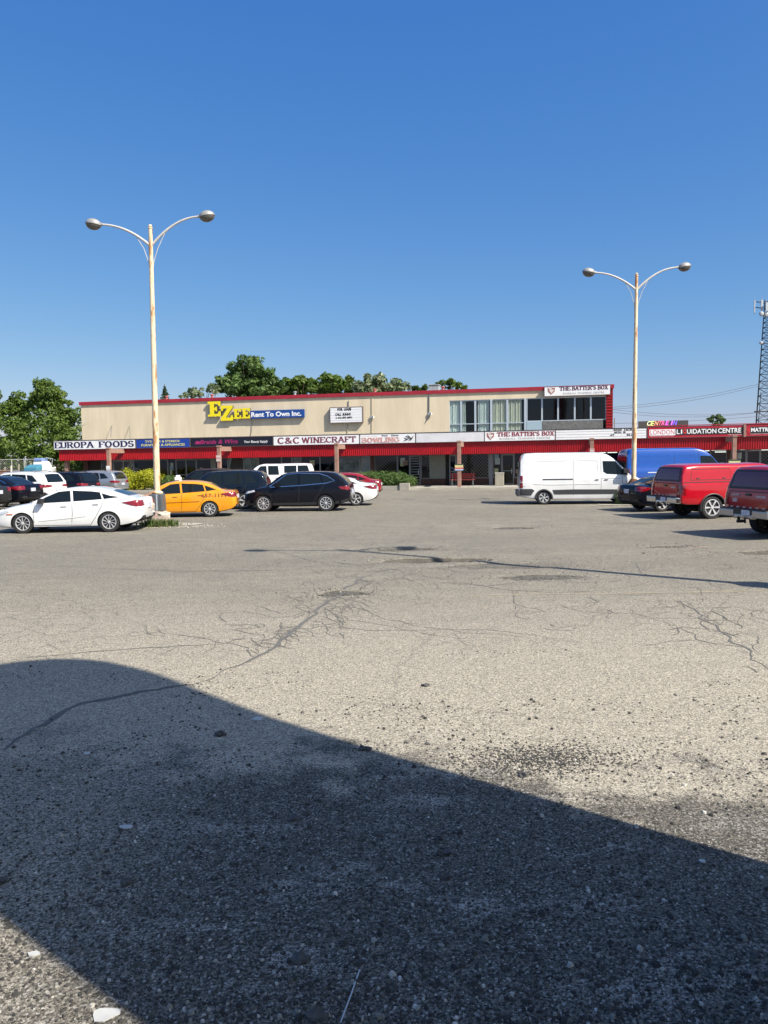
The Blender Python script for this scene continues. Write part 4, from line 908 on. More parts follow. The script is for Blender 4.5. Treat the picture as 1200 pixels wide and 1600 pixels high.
def body_mesh(sp):
    L0, L1 = sp['top'][0][0], sp['top'][-1][0]; Wd = sp['W']/2
    xs_ = set(); n = 64
    for i in range(n+1): xs_.add(round(L0+(L1-L0)*i/n, 4))
    for e in (.02, .05, .09, .14): xs_.add(round(L0+e, 4)); xs_.add(round(L1-e, 4))
    for p in sp['top']: xs_.add(round(p[0], 4))
    xs_ = sorted(xs_); xs_ = [x for i, x in enumerate(xs_) if i == 0 or x-xs_[i-1] > .008]
    rings = []; rr = sp.get('round', .16)
    for x in xs_:
        zt = lerp(sp['top'], x); zb = lerp(sp['belt'], x); z0 = lerp(sp['bot'], x)
        w = Wd
        for e, k in ((L0, sp.get('rear_taper', .10)), (L1, sp.get('front_taper', .16))):
            d = abs(x-e); ln = .75 if e == L1 else .5
            if d < ln: w -= k*Wd*((1-d/ln)**2)
            if d < rr: w -= .13*(1-sqrt(max(0, 1-(1-d/rr)**2)))*1.0
        zb = min(zb, zt-.015); g = zt-zb; tum = sp.get('tumble', .30); sh = w*.955-(sp.get('inset', 0) if g > .25 else 0) if g > .25 else w*.96
        ye = max(.3*w, sh-tum*max(0, g-.05)); rc = min(.10, .35*g+.01)
        dz = zb-z0; inw = sp.get('in', .03)
        ring = [(0, z0), (w*.82, z0), (w*.955, z0+.03), (w-inw*.4, z0+.16*dz), (w-.004, z0+.38*dz), (w, z0+.62*dz), (w-.008, z0+.80*dz), (w-.02, zb-.045), (sh, zb),
                (sh+(ye-sh)*.33, zb+(g-rc)*.33), (sh+(ye-sh)*.66, zb+(g-rc)*.66), (ye, zt-rc), (ye-.035, zt-rc*.48), (ye-.10, zt-rc*.16), (ye*.62, zt-rc*.02+.012*min(1, g*2)), (0, zt+.022*min(1, g*2))]
        if g <= .12:
            ring[9:15] = [(sh-(sh*.1)*i, zb+g*(1-(1-i/6.)**2)*.95) for i in range(1, 7)]
        rings.append([(x, y, z) for y, z in ring])
    vs = []; fs = []; mi = []; n = len(rings[0]); m = 2*n-2
    for r in rings: vs += r + [(x, -y, z) for x, y, z in r[-2:0:-1]]
    for i in range(len(rings)-1):
        for k in range(m):
            k2 = (k+1) % m; fs.append((i*m+k, (i+1)*m+k, (i+1)*m+k2, i*m+k2)); kk = min(k, m-1-k)
            zc = sum(vs[j][2] for j in fs[-1])/4; xc = vs[i*m][0]
            mi.append(1 if kk <= 1 else (2 if zc < sp.get('clad', 0) or (sp.get('clad_end') and (xc < L0+.35 or xc > L1-.3) and zc < sp['clad_end']) else 0))
    fs.append(tuple(range(m))); mi.append(0); fs.append(tuple((len(rings)-1)*m+k for k in range(m))[::-1]); mi.append(0)
    return vs, fs, mi
def patch(bvh, poly, axis, off=.006, thick=.02, step=.09):
    """a sheet of the outline `poly` laid on the body: axis '+y','-y' (poly in xz), '-x','+x' (poly in yz), 'z' (poly in xy)"""
    bm = bmesh.new(); f = bm.faces.new([bm.verts.new((a, b, 0)) for a, b in poly]); bmesh.ops.triangulate(bm, faces=bm.faces[:])
    for _ in range(5):
        es = [e for e in bm.edges if e.calc_length() > step]
        if not es: break
        bmesh.ops.subdivide_edges(bm, edges=es, cuts=1); bmesh.ops.triangulate(bm, faces=[f for f in bm.faces if len(f.verts) > 3])
    top = []
    for v in bm.verts:
        a, b = v.co.x, v.co.y
        if axis[1:] == 'y': s = 1 if axis[0] == '+' else -1; o = V((a, 3*s, b)); d = V((0, -s, 0))
        elif axis[1:] == 'x': s = 1 if axis[0] == '+' else -1; o = V((6*s, a, b)); d = V((-s, 0, 0))
        else: o = V((a, b, 5)); d = V((0, 0, -1))
        hit = bvh.ray_cast(o, d)
        if hit[0] is None:
            q = bvh.find_nearest(o + d*(3-.85 if axis[1:] == 'y' else 3.8)); hit = q
        nn = hit[1] if hit[1].dot(d) < 0 else -hit[1]
        top.append((hit[0]+nn*off, hit[0]-nn*thick))
    bm.verts.ensure_lookup_table(); n = len(top); fs = []
    for f in bm.faces: fs.append(tuple(v.index for v in f.verts)); fs.append(tuple(n+v.index for v in reversed(f.verts)))
    for e in bm.edges:
        if e.is_boundary: a, b = e.verts[0].index, e.verts[1].index; fs.append((a, b, n+b, n+a))
    bm.free(); return [t[0] for t in top]+[t[1] for t in top], fs
def strip(pts, w):
    out = []; N = len(pts)
    for sgn in (1, -1):
        row = []
        for i in range(N):
            a = V((*pts[max(i-1, 0)], 0)); b = V((*pts[min(i+1, N-1)], 0)); t = (b-a).normalized(); row.append((pts[i][0]-t.y*w/2*sgn, pts[i][1]+t.x*w/2*sgn))
        out.append(row)
    return out[0]+out[1][::-1]
def rimmesh(mb, R_, y, s, spokes, wide, style):
    """alloy wheel face at side s"""
    def ringp(r, yy, n=28): return [(r*cos(2*pi*i/n), yy, r*sin(2*pi*i/n)) for i in range(n)]
    n = 28; A = ringp(R_, y); B = ringp(R_*.93, y+s*.004); C = ringp(R_*.90, y-s*.03); mb.add(A+B+C, [(i, (i+1) % n, n+(i+1) % n, n+i) for i in range(n)]+[(n+i, n+(i+1) % n, 2*n+(i+1) % n, 2*n+i) for i in range(n)], 0)
    mb.add(ringp(R_*.9, y-s*.05), [tuple(range(n))], 1)
    for k in range(spokes):
        a = 2*pi*k/spokes; tw = .0 if style == 0 else .28
        for j in range(2 if style == 2 else 1):
            da = 0 if style != 2 else (.11 if j else -.11)
            p = [(R_*.16, a-wide*1.1), (R_*.92, a+tw-wide*.42+da), (R_*.92, a+tw+wide*.42+da), (R_*.16, a+wide*1.1)]
            f0 = [(r*cos(t), y-s*(.012 if i in (0, 3) else -.001), r*sin(t)) for i, (r, t) in enumerate(p)]; f1 = [(x, y-s*.045, z) for x, _, z in f0]
            mb.add(f0+f1, [(0, 1, 2, 3), (0, 4, 5, 1), (1, 5, 6, 2), (2, 6, 7, 3), (3, 7, 4, 0)], 0)
    mb.add(ringp(R_*.2, y-s*.006, 12)+ringp(R_*.17, y+s*.006, 12), [(i, (i+1) % 12, 12+(i+1) % 12, 12+i) for i in range(12)]+[tuple(range(12, 24))], 0)
def vehicle(name, label, cat, sp, pm, rz, loc, scale=1.0, group=None):
    t = thing(name, label, cat, loc, rz, group); T = mworld(t) @ M4.Scale(scale, 4)
    vs, fs, mi = body_mesh(sp); bvh = BVHTree.FromPolygons([V(v) for v in vs], fs)
    mb = MB(T); mb.add(vs, fs); mb.mi = mi; clm = sp.get('clad_mat', PLA); body = mb.build('body', [pm, UND, clm], t)
    Wd = sp['W']/2; Rt = sp['R']
    # wheel arches cut out of the body
    cut = MB(T)
    for xw in sp['axles']:
        for s in (1, -1):
            n = 26; rr = Rt*sp.get('archk', 1.10); pr = [(xw+rr*cos(2*pi*i/n)*1.02, Rt*.97+rr*sin(2*pi*i/n)) for i in range(n)]; cut.prism(pr, s*(Wd-.30), s*(Wd+.2), 1)
    cu = cut.build('cutter', [pm, UND]); md = body.modifiers.new('arch', 'BOOLEAN'); md.object = cu; md.operation = 'DIFFERENCE'; md.solver = 'EXACT'
    cu.matrix_world = M4.Identity(4); bpy.context.view_layer.update(); dg = bpy.context.evaluated_depsgraph_get()
    me = bpy.data.meshes.new_from_object(body.evaluated_get(dg)); body.modifiers.clear(); old = body.data; body.data = me; bpy.data.meshes.remove(old); me.name = 'body'
    cm = cu.data; bpy.data.objects.remove(cu); bpy.data.meshes.remove(cm)
    bm = bmesh.new(); bm.from_mesh(me); bmesh.ops.remove_doubles(bm, verts=bm.verts, dist=.0008); bmesh.ops.recalc_face_normals(bm, faces=bm.faces); bm.to_mesh(me); bm.free()
    me.polygons.foreach_set('use_smooth', [True]*len(me.polygons)); me.set_sharp_from_angle(angle=R(34))
    def P(nm, poly, axis, m_, off=.006, par=None, th=.02, smooth=40):
        v, f = patch(bvh, poly, axis, off, th); q = MB(T); q.add(v, f); return q.build(nm, m_, par or t, smooth=smooth)
    for s in sp['windows']: 
        for ax in ('+y', '-y'): P('side_window', s, ax, sp.get('gl', CGL))
    if 'trimline' in sp:
        for ax in ('+y', '-y'): P('window_trim', strip(sp['trimline'], .03), ax, CHR, .010)
    for nm, key, ax in (('windscreen', 'wind', '+x'), ('rear_window', 'rearg', '-x')):
        if key in sp:
            half = sp[key]; P(nm, half+[(-a, b) for a, b in half[::-1]], ax, sp.get('rgl', CGL) if key == 'rearg' else CGL)
    for ln in sp.get('seams', []):
        for ax in ('+y', '-y'): P('door_seam', strip(ln, .014), ax, SEAM, .002, th=.004)
    for ln in sp.get('creases', []):
        for ax in ('+y', '-y'): P('side_crease', strip(ln[0], ln[1]), ax, ln[2] if len(ln) > 2 else pm, .012, th=.02)
    for hx, hz in sp.get('handles', []):
        for s in (1, -1):
            h = bvh.ray_cast(V((hx, 3*s, hz)), V((0, -s, 0)))
            if h[0] is None: continue
            q = MB(T); q.box((hx-.09, h[0].y+s*.008, hz-.012), (hx+.09, h[0].y+s*.035, hz+.014)); q.build('handle', sp.get('handle_mat', pm), t, bevel=.006)
    for nm, poly, ax, m_ in sp.get('lights', []):
        if ax == 'y':
            for a in ('+y', '-y'): P(nm, poly, a, m_, .014)
        elif ax == '-x' or ax == '+x':
            P(nm, poly, ax, m_, .014); P(nm, [(-a, b) for a, b in poly[::-1]], ax, m_, .014)
        elif ax == 'c-x': P(nm, poly, '-x', m_, .014)
        elif ax == 'c+x': P(nm, poly, '+x', m_, .014)
    if 'plate' in sp:
        z = sp['plate']; h = bvh.ray_cast(V((-6, 0, z)), V((1, 0, 0)))
        if h[0] is not None: q = MB(T); q.box((h[0].x-.03, -.16, z-.08), (h[0].x+.01, .16, z+.08)); q.build('number_plate', PLT, t, bevel=.004)
    if 'mirror' in sp:
        mx, mz = sp['mirror']; k = sp.get('mirror_size', 1.)
        for s in (1, -1):
            h = bvh.ray_cast(V((mx, 3*s, mz)), V((0, -s, 0))); y = h[0].y if h[0] else s*Wd*.9
            q = MB(T); q.box((mx-.05, y-s*.02, mz-.03), (mx+.02, y+s*.08, mz+.01)); q.add([(mx+a*.11*k+b, y+s*(.06+c*.2*k), mz+.03+d*.1*k) for a, b, c, d in ((-1,0,0,-.6),(1,0,0,-.6),(1,-.04,1,-.5),(-1,0,1,-.5),(-1,0,0,1),(.7,0,0,1),(.5,-.04,1,.9),(-1,0,1,.9))],
                [(3,2,1,0),(4,5,6,7),(0,1,5,4),(1,2,6,5),(2,3,7,6),(3,0,4,7)]); q.build('door_mirror', sp.get('mirror_mat', pm), t, bevel=.015)
    if sp.get('rails'):
        a, b, z = sp['rails']
        for s in (1, -1):
            h = bvh.ray_cast(V(((a+b)/2, s*Wd*.64, 4)), V((0, 0, -1))); q = MB(T)
            n = 9; pts = []
            for i in range(n+1):
                x = a+(b-a)*i/n; h = bvh.ray_cast(V((x, s*Wd*.64, 4)), V((0, 0, -1))); pts.append((x, s*Wd*.64, h[0].z+(.05 if 0 < i < n else .0)))
            q.tube(pts, .018, 6); q.build('roof_rail', sp.get('rail_mat', PLA), t, smooth=50)
    # wheels
    for xw in sp['axles']:
        for s in (1, -1):
            yc = s*(Wd-.035); wd = sp.get('tw', .22); q = MB(T @ M4.Translation((xw, 0, Rt)))
            rr = sp.get('rim', Rt*.70); pr = [(rr*.92, yc-s*wd*.8), (rr, yc-s*wd), (Rt*.97, yc-s*wd), (Rt, yc-s*(wd-.03)), (Rt, yc-s*.03), (Rt*.975, yc-s*.006), (Rt*.9, yc+s*.004), (rr*1.04, yc-s*.001), (rr, yc-s*.012)]
            q.lathe(pr, n=32, axis='Y'); w_ = q.build('wheel', TYR, t, smooth=35)
            q = MB(T @ M4.Translation((xw, 0, Rt))); rimmesh(q, rr, yc-s*.008, s, *sp.get('spokes', (10, .10, 1)))
            q.build('rim', [sp.get('rim_mat', RIM), sp.get('rimb', RIMD)], w_, fix=False)
    q = MB(T)
    for xw in sp['axles']: q.tube([(xw, -Wd+.2, Rt), (xw, Wd-.2, Rt)], .06, 8)
    q.box((sp['axles'][1]-.2, -.35, .22), (sp['axles'][0]+.1, .35, .34)); q.build('axles', UND, t)
    if 'extra' in sp: sp['extra'](t, T, bvh, P, pm, sp)
    return t
# --- shapes (x forward, rear at negative x)
def sedan(L=4.64, H=1.42, W=1.80, wb=2.70, fo=.90, **k):
    xf = L/2-fo; xr = xf-wb; a, b = -L/2, L/2
    d = dict(W=W, R=.325, axles=(xf, xr),
        top=[(a, .80), (a+.05, .98), (a+.16, 1.06), (a+.48, 1.085), (a+.80, H-.24), (a+1.18, H-.085), (a+1.75, H-.008), (a+2.25, H), (a+2.75, H-.06), (a+3.15, H-.235), (a+3.50, 1.0), (a+3.66, .955), (b-.45, .86), (b-.17, .77), (b-.05, .68), (b, .55)],
        belt=[(a, .78), (a+.25, .985), (a+1.2, .965), (a+3.2, .89), (a+3.7, .88), (b-.3, .74), (b, .50)],
        bot=[(a, .42), (a+.25, .28), (a+.8, .19), (b-.8, .18), (b-.2, .20), (b, .26)],
        windows=[[(a+3.30, .945), (a+3.02, 1.13), (a+2.62, H-.125), (a+2.26, H-.095), (a+2.21, .985)], [(a+2.13, .99), (a+2.18, H-.095), (a+1.60, H-.125), (a+1.32, H-.16), (a+1.24, 1.045)], [(a+1.18, 1.05), (a+1.26, H-.19), (a+1.02, H-.27), (a+.78, 1.10)]],
        wind=[(0, 1.0), (.62, 1.0), (.50, H-.10), (0, H-.07)], rearg=[(0, 1.11), (.56, 1.12), (.47, H-.14), (0, H-.11)],
        seams=[[(a+2.17, .98), (a+2.16, .60), (a+2.20, .25)], [(a+3.33, .93), (a+3.38, .62), (a+3.36, .27)], [(a+1.15, 1.04), (a+1.27, .78), (a+1.46, .45), (a+1.6, .26)], [(a+3.36, .25), (a+1.6, .24)]],
        creases=[([(a+3.2, .40), (a+2.4, .46), (a+1.75, .53)], .03)], handles=[(a+2.42, .85), (a+1.42, .90)], mirror=(a+3.12, .97), plate=.80,
        lights=[('headlight', [(b-.08, .66), (b-.48, .75), (b-.50, .70), (b-.30, .62), (b-.08, .58)], 'y', TLW), ('tail_lamp', [(a+.03, .80), (a+.03, 1.00), (a+.12, 1.00), (a+.62, .93), (a+.34, .84), (a+.17, .80)], 'y', TLR),
                ('tail_lamp', [(.55, .82), (.80, .80), (.80, .98), (.52, .99)], '-x', TLR), ('rear_trim', [(.45, .40), (.76, .42), (.74, .50), (.45, .50)], '-x', PLA), ('lower_bumper', [(-.6, .36), (.6, .36), (.6, .43), (-.6, .43)], 'c-x', PLA),
                ('grille', [(-.55, .60), (.55, .60), (.5, .72), (-.5, .72)], 'c+x', PLA), ('air_intake', [(-.6, .32), (.6, .32), (.55, .46), (-.55, .46)], 'c+x', PLA), ('side_marker', [(b-.62, .60), (b-.42, .60), (b-.42, .63), (b-.62, .63)], 'y', AMB)])
    d.update(k); return d
def suv(L=4.6, H=1.68, W=1.85, wb=2.70, fo=.90, slope=.42, **k):
    xf = L/2-fo; xr = xf-wb; a, b = -L/2, L/2; s = slope
    d = dict(W=W, R=.36, axles=(xf, xr), tumble=.24, tw=.23,
        top=[(a, .78), (a+.04, 1.0), (a+.10, 1.16), (a+.10+s*.5, H-.22), (a+.10+s, H-.06), (a+s+.6, H-.012), (a+s+1.3, H), (a+2.75, H-.05), (a+3.1, H-.20), (a+3.48, 1.19), (a+3.62, 1.13), (b-.5, 1.04), (b-.18, .93), (b-.05, .80), (b, .62)],
        belt=[(a, .76), (a+.15, 1.12), (a+1.0, 1.14), (a+3.2, 1.04), (a+3.7, 1.03), (b-.3, .88), (b, .58)],
        bot=[(a, .48), (a+.25, .36), (a+.9, .26), (b-.8, .25), (b-.2, .28), (b, .36)], clad=.40, clad_end=.52,
        windows=[[(a+3.32, 1.10), (a+3.0, 1.33), (a+2.72, H-.13), (a+2.22, H-.10), (a+2.20, 1.13)], [(a+2.12, 1.135), (a+2.14, H-.10), (a+1.30, H-.13), (a+1.16, 1.17)], [(a+1.09, 1.175), (a+1.22, H-.14), (a+.88, H-.18), (a+.55, 1.22)]],
        wind=[(0, 1.18), (.66, 1.18), (.56, H-.11), (0, H-.07)], rearg=[(0, 1.15), (.62, 1.16), (.55, H-.13), (0, H-.11)],
        seams=[[(a+2.16, 1.12), (a+2.15, .7), (a+2.18, .42)], [(a+3.33, 1.08), (a+3.38, .7), (a+3.36, .42)], [(a+1.06, 1.16), (a+1.24, .86), (a+1.48, .5), (a+1.55, .42)]],
        handles=[(a+2.42, 1.0), (a+1.38, 1.03)], mirror=(a+3.12, 1.13), plate=.82, rails=(a+.8, a+2.9, 0),
        lights=[('headlight', [(b-.10, .84), (b-.52, .94), (b-.56, .87), (b-.1, .76)], 'y', TLW), ('tail_lamp', [(a+.03, .90), (a+.06, 1.08), (a+.46, 1.04), (a+.34, .94), (a+.14, .92)], 'y', TLR),
                ('tail_lamp', [(.40, .94), (.84, .90), (.84, 1.06), (.40, 1.02)], '-x', TLR), ('grille', [(-.6, .66), (.6, .66), (.55, .86), (-.55, .86)], 'c+x', PLA)])
    d.update(k); return d
def cv(pt_f, pt_r, wb): 
    f_, r_ = G(*pt_f), G(*pt_r); d = f_-r_; return f_, r_, d.length/wb, atan2(d.y, d.x)
def place(name, label, cat, sp, pm, pf, pr, near, scale=None):
    """pf, pr: pixels where the near front and rear tyres touch the ground; near = +1 when that is the car's left side"""
    wb = sp['axles'][0]-sp['axles'][1]; f_, r_, sc, rz = cv(pf, pr, wb); sc = scale or max(.94, min(1.08, sc)); mid = (f_+r_)/2; h = V((cos(rz), sin(rz), 0)); lf = V((-h.y, h.x, 0))
    c = mid - lf*near*(sp['W']/2-.04)*sc - h*(sp['axles'][0]+sp['axles'][1])/2*sc
    c.z = bump(c.x, c.y); print(label[:20], 'sc', round(sc, 3), 'rz', round(math.degrees(rz)), [round(v, 1) for v in c]); return vehicle(name, label, cat, sp, pm, rz, c, sc)
def pose(name, label, cat, sp, pm, rear, near, heading, scale=1.0):
    """rear: pixel where the near rear tyre touches; heading in degrees from +y towards +x"""
    p = G(*rear); h = V((sin(R(heading)), cos(R(heading)), 0)); lf = V((-h.y, h.x, 0))
    c = p - lf*near*(sp['W']/2-.04)*scale - h*sp['axles'][1]*scale; c.z = bump(c.x, c.y)
    print(label[:20], [round(v, 1) for v in c]); return vehicle(name, label, cat, sp, pm, atan2(h.y, h.x), c, scale)
WHP = paint('paint_white', (.78, .78, .77)); BKP = paint('paint_black', (.006, .007, .012), .12); NVP = paint('paint_midnight', (.006, .011, .022), .12); SIL = mat('paint_silver', (.36, .38, .40), .3, metal=.6, coat=1.)
YLP = paint('paint_taxi_yellow', (.78, .30, .004), .2); RDP = paint('paint_red', (.42, .004, .014), .16); DRP = paint('paint_dark_red', (.26, .008, .014), .16); RR2 = paint('paint_deep_red', (.38, .005, .018), .16); BLP = paint('paint_blue', (.004, .07, .36), .25)
GRP = paint('paint_grey', (.02, .021, .023), .2)
# 1 white fastback sedan, left foreground
sp = sedan(); a = -2.32; H = 1.42
sp['top'] = [(a, .80), (a+.04, .96), (a+.12, 1.05), (a+.40, 1.105), (a+.75, 1.21), (a+1.15, H-.09), (a+1.65, H-.01), (a+2.1, H), (a+2.6, H-.05), (a+3.05, H-.22), (a+3.45, 1.0), (a+3.62, .955), (2.32-.45, .86), (2.32-.17, .77), (2.32-.05, .68), (2.32, .55)]
sp['windows'][2] = [(a+1.18, 1.05), (a+1.26, H-.19), (a+1.0, H-.27), (a+.68, 1.10)]; sp['rearg'] = [(0, 1.13), (.52, 1.13), (.46, H-.13), (0, H-.10)]
sp['spokes'] = (10, .085, 1); sp['mirror_mat'] = PLA
place('parked_car', 'white fastback sedan parked side-on at the left, nearest car to the camera', 'car', sp, WHP, (36, 834), (171, 831.5), 1)
# 2 yellow taxi
def taxi(t, T, bvh, P, pm, sp):
    q = MB(T); q.box((-.12, -.14, 1.45), (.18, .14, 1.50)); q.box((-.07, -.28, 1.50), (.13, .28, 1.62)); q.box((-.04, -.16, 1.62), (.10, .16, 1.70)); q.build('roof_sign', INKW, t, bevel=.03)
    for s, ax in ((1, '+y'), (-1, '-y')):
        c = text_mb("657-1111", .98, .15, lambda x, y, d=0: V((x, y, 0)), bold=.02); vs = []; ok = True
        for p in c.v:
            x = -1.02-p.x if s == 1 else -2.0+p.x; z = .80+p.y+.0*x; h = bvh.ray_cast(V((x, 3*s, z)), V((0, -s, 0))); vs.append(V((x, (h[0].y if h[0] else s*.85)+s*.006, z)))
        q = MB(T); q.add(vs, c.f); q.build('phone_number', mat('ink_brown', (.10, .03, .01), .5), t, fix=False)
sp = sedan(L=4.8, H=1.47, W=1.82, wb=2.775, fo=.96, spokes=(9, .15, 0), extra=taxi)
a = -2.4; H = 1.47
sp['creases'] = [([(a+3.3, .60), (a+2.3, .62), (a+1.45, .64)], .02, mat('paint_taxi_seam', (.25, .08, .01), .4))]
sp['rear_taper'] = .08
place('taxi', 'yellow taxi with a white roof light and a phone number on its rear wing', 'taxi', sp, YLP, (219, 810.5), (328, 808), 1, 1.0)
# 3 black compact SUV side-on
sp = suv(L=4.62, H=1.68, W=1.86, wb=2.71, fo=.90, slope=.62, spokes=(10, .12, 1), rails=None, mirror_mat=BKP); a = -2.31
sp['trimline'] = [(a+3.45, 1.07), (a+3.02, 1.36), (a+2.72, 1.58), (a+2.2, 1.62), (a+1.3, 1.60), (a+.95, 1.50), (a+.62, 1.30), (a+.95, 1.20), (a+2.1, 1.11), (a+3.4, 1.05)]
place('parked_suv', 'black compact SUV with bright window trim parked side-on in the middle of the row', 'suv', sp, BKP, (411.8, 800), (509.5, 799.2), 1)
# 4 dark SUV behind the taxi
sp = suv(L=5.0, H=1.78, W=1.95, wb=2.9, fo=.95, slope=.38, spokes=(5, .2, 2), R=.38)
pose('parked_suv', 'long midnight-blue SUV between the taxi and the compact black SUV', 'suv', sp, NVP, (383, 796), 1, -91)
# 5 black SUV behind that
sp = suv(L=4.75, H=1.72, W=1.9, wb=2.8, fo=.92, slope=.5)
pose('parked_suv', 'black SUV farther back with only its roof and hood showing above the taxi', 'suv', sp, BKP, (350, 777), 1, -92)
# 6 white coupe
sp = sedan(L=4.62, H=1.38, W=1.85, wb=2.75, fo=.88, spokes=(5, .2, 2))
pose('parked_car', 'white coupe half hidden behind the black compact SUV', 'car', sp, WHP, (556.5, 790.5), 1, -87)
# 7 red sedan
sp = sedan(L=4.7, H=1.45, W=1.82, wb=2.75, fo=.92)
pose('parked_car', 'dark red sedan beyond the white coupe in front of the planter', 'car', sp, DRP, (566, 779.5), 1, -86)
# pickups
def pickup(H=1.93, cap=True, L=5.85, W=2.03, wb=3.65, fo=.98, **k):
    xf = L/2-fo; xr = xf-wb; a, b = -L/2, L/2; rf = H
    if cap: top = [(a, .70), (a+.03, 1.10), (a+.06, 1.30), (a+.20, rf-.14), (a+.30, rf-.04), (a+.8, rf), (a+1.9, rf), (a+2.3, rf-.01), (a+3.2, rf), (a+3.55, rf-.06), (a+3.85, rf-.22), (a+4.30, 1.27), (a+4.45, 1.22), (b-.35, 1.16), (b-.10, 1.08), (b, .80)]
    d = dict(W=W, R=.40, axles=(xf, xr), tumble=.17, inset=.035, archk=1.2, tw=.27, round=.08, rear_taper=.02, front_taper=.08, top=top,
        belt=[(a, .68), (a+.1, 1.24), (a+3.9, 1.24), (a+4.4, 1.2), (b-.1, 1.05), (b, .76)], bot=[(a, .56), (a+.3, .50), (b-.6, .46), (b, .5)],
        windows=[[(a+4.05, 1.28), (a+3.75, 1.56), (a+3.50, rf-.13), (a+3.12, rf-.12), (a+3.08, 1.29)], [(a+3.0, 1.29), (a+3.02, rf-.12), (a+2.38, rf-.12), (a+2.32, 1.29)]],
        wind=[(0, 1.30), (.72, 1.30), (.62, rf-.14), (0, rf-.09)], rearg=[(0, 1.37), (.74, 1.37), (.66, rf-.16), (0, rf-.16)],
        seams=[[(a+2.2, rf-.05), (a+2.2, .55)], [(a+3.04, 1.27), (a+3.04, .55)], [(a+4.06, 1.2), (a+4.1, .6)], [(a+.06, 1.285), (a+2.2, 1.285)], [(a+.06, 1.27), (a+2.2, 1.27)], [(a+2.26, 1.25), (a+2.3, .55)]],
        handles=[(a+3.2, 1.12), (a+2.45, 1.12)], mirror=(a+3.95, 1.32), mirror_size=1.4,
        lights=[('tail_lamp', [(a+.02, .86), (a+.03, 1.20), (a+.18, 1.20), (a+.18, .86)], 'y', TLR), ('tail_lamp', [(.80, .86), (.985, .86), (.985, 1.20), (.80, 1.20)], '-x', TLR),
                ('headlight', [(b-.05, .84), (b-.30, .86), (b-.30, 1.04), (b-.06, 1.0)], 'y', TLW), ('grille', [(-.7, .70), (.7, .70), (.7, 1.02), (-.7, 1.02)], 'c+x', CHR)])
    def extra(t, T, bvh, P, pm, sp):
        q = MB(T); n = 12; pts = []
        ch = sp.get('bumper', CHR)
        for x0, y0, x1, y1 in ((a-.16, -.96, a+.02, -.36), (a-.16, .36, a+.02, .96)): q.box((x0, y0, .56), (x1, y1, .76))
        q.box((a-.15, -.36, .52), (a+.02, .36, .64)); B_ = q.build('rear_bumper', ch, t, bevel=.03)
        q = MB(T); q.box((a-.162, -.9, .755), (a, .9, .785)); q.box((a-.152, -.355, .64), (a-.09, .355, .76)); q.build('step_pad', PLA, B_)
        q = MB(T); q.box((a-.172, -.30, .63), (a-.155, .02, .76)); q.build('number_plate', PLT, t)
        q = MB(T); q.box((a-.30, -.04, .42), (a-.1, .04, .50)); q.lathe([(0, .50), (.03, .5), (.045, .56), (0, .6)], (a-.26, 0, 0), 10); q.build('tow_hitch', UND, t)
        P('cap_frame', [(-.84, 1.31), (.84, 1.31), (.74, rf-.10), (-.74, rf-.10)], '-x', PLA, .003, th=.004)
        P('tailgate_seam', strip([(-.76, .80), (-.76, 1.24), (.76, 1.24), (.76, .80), (-.76, .80)], .02), '-x', SEAM, .004, th=.004)
        q = MB(T); h = bvh.ray_cast(V((-6, 0, 1.16)), V((1, 0, 0)))[0].x; q.box((h-.025, -.10, 1.13), (h, .10, 1.19)); q.build('tailgate_handle', PLA, t)
        for i in range(6 if sp.get('marks') else 0):
            y = -.62+.25*i; P('reflector', [(y-.05, .80), (y+.05, .80), (y+.05, .835), (y-.05, .835)], '-x', mat('reflector', (.6, .45, .42), .4), .012)
        if sp.get('marks'):
            for y0, y1, z0, z1 in sp['marks']: P('decal', [(y0, z0), (y1, z0), (y1, z1), (y0, z1)], '-x', mat('decal_white', (.55, .5, .5), .5, col2=(.3, .08, .09), vscale=20), .012)
        for s in (1, -1):
            for xw in sp['axles']:
                q = MB(T); rr = sp['R']*1.21; pts = [(xw+rr*cos(R(an)), s*(W/2+.004), sp['R']*.97+rr*sin(R(an))) for an in range(-12, 193, 12)]; q.tube(pts, .028, 6)
                q.build('arch_trim', sp.get('arch_mat', pm), t, smooth=50)
        if sp.get('cap_hatch'):
            for ax in ('+y', '-y'):
                P('cap_hatch_seam', strip([(a+.42, 1.36), (a+.5, rf-.17), (a+1.95, rf-.17), (a+1.95, 1.36), (a+.42, 1.36)], .018), ax, SEAM, .004, th=.004)
                for hx in (a+.7, a+1.7): P('latch', [(hx-.05, 1.40), (hx+.05, 1.40), (hx+.05, 1.43), (hx-.05, 1.43)], ax, PLA, .02)
        if sp.get('capwin'):
            for ax in ('+y', '-y'):
                P('cap_window', [(a+1.22, 1.40), (a+1.22, rf-.12), (a+2.0, rf-.12), (a+2.0, 1.40)], ax, CGL); P('cap_window', [(a+.38, 1.40), (a+.52, rf-.12), (a+1.14, rf-.12), (a+1.14, 1.40)], ax, CGL)
    d['extra'] = extra; d.update(k); return d
sp = pickup(H=1.98, capwin=True); pose('pickup_truck', 'white pickup with a windowed white cap behind the black compact SUV', 'pickup', sp, WHP, (464, 773), 1, -93)
RGL = mat('cap_rear_glass', (.10, .008, .025), .08, spec=.9)
sp = pickup(H=1.90, cap_hatch=True, rgl=RGL, spokes=(6, .30, 0), R=.40, rim=.285, marks=[(-.62, -.35, 1.08, 1.14)], arch_mat=PLA)
pose('pickup_truck', 'bright red pickup with a red cap, its side and chrome rear wheel in full view', 'pickup', sp, RDP, (1113, 811), -1, 79)
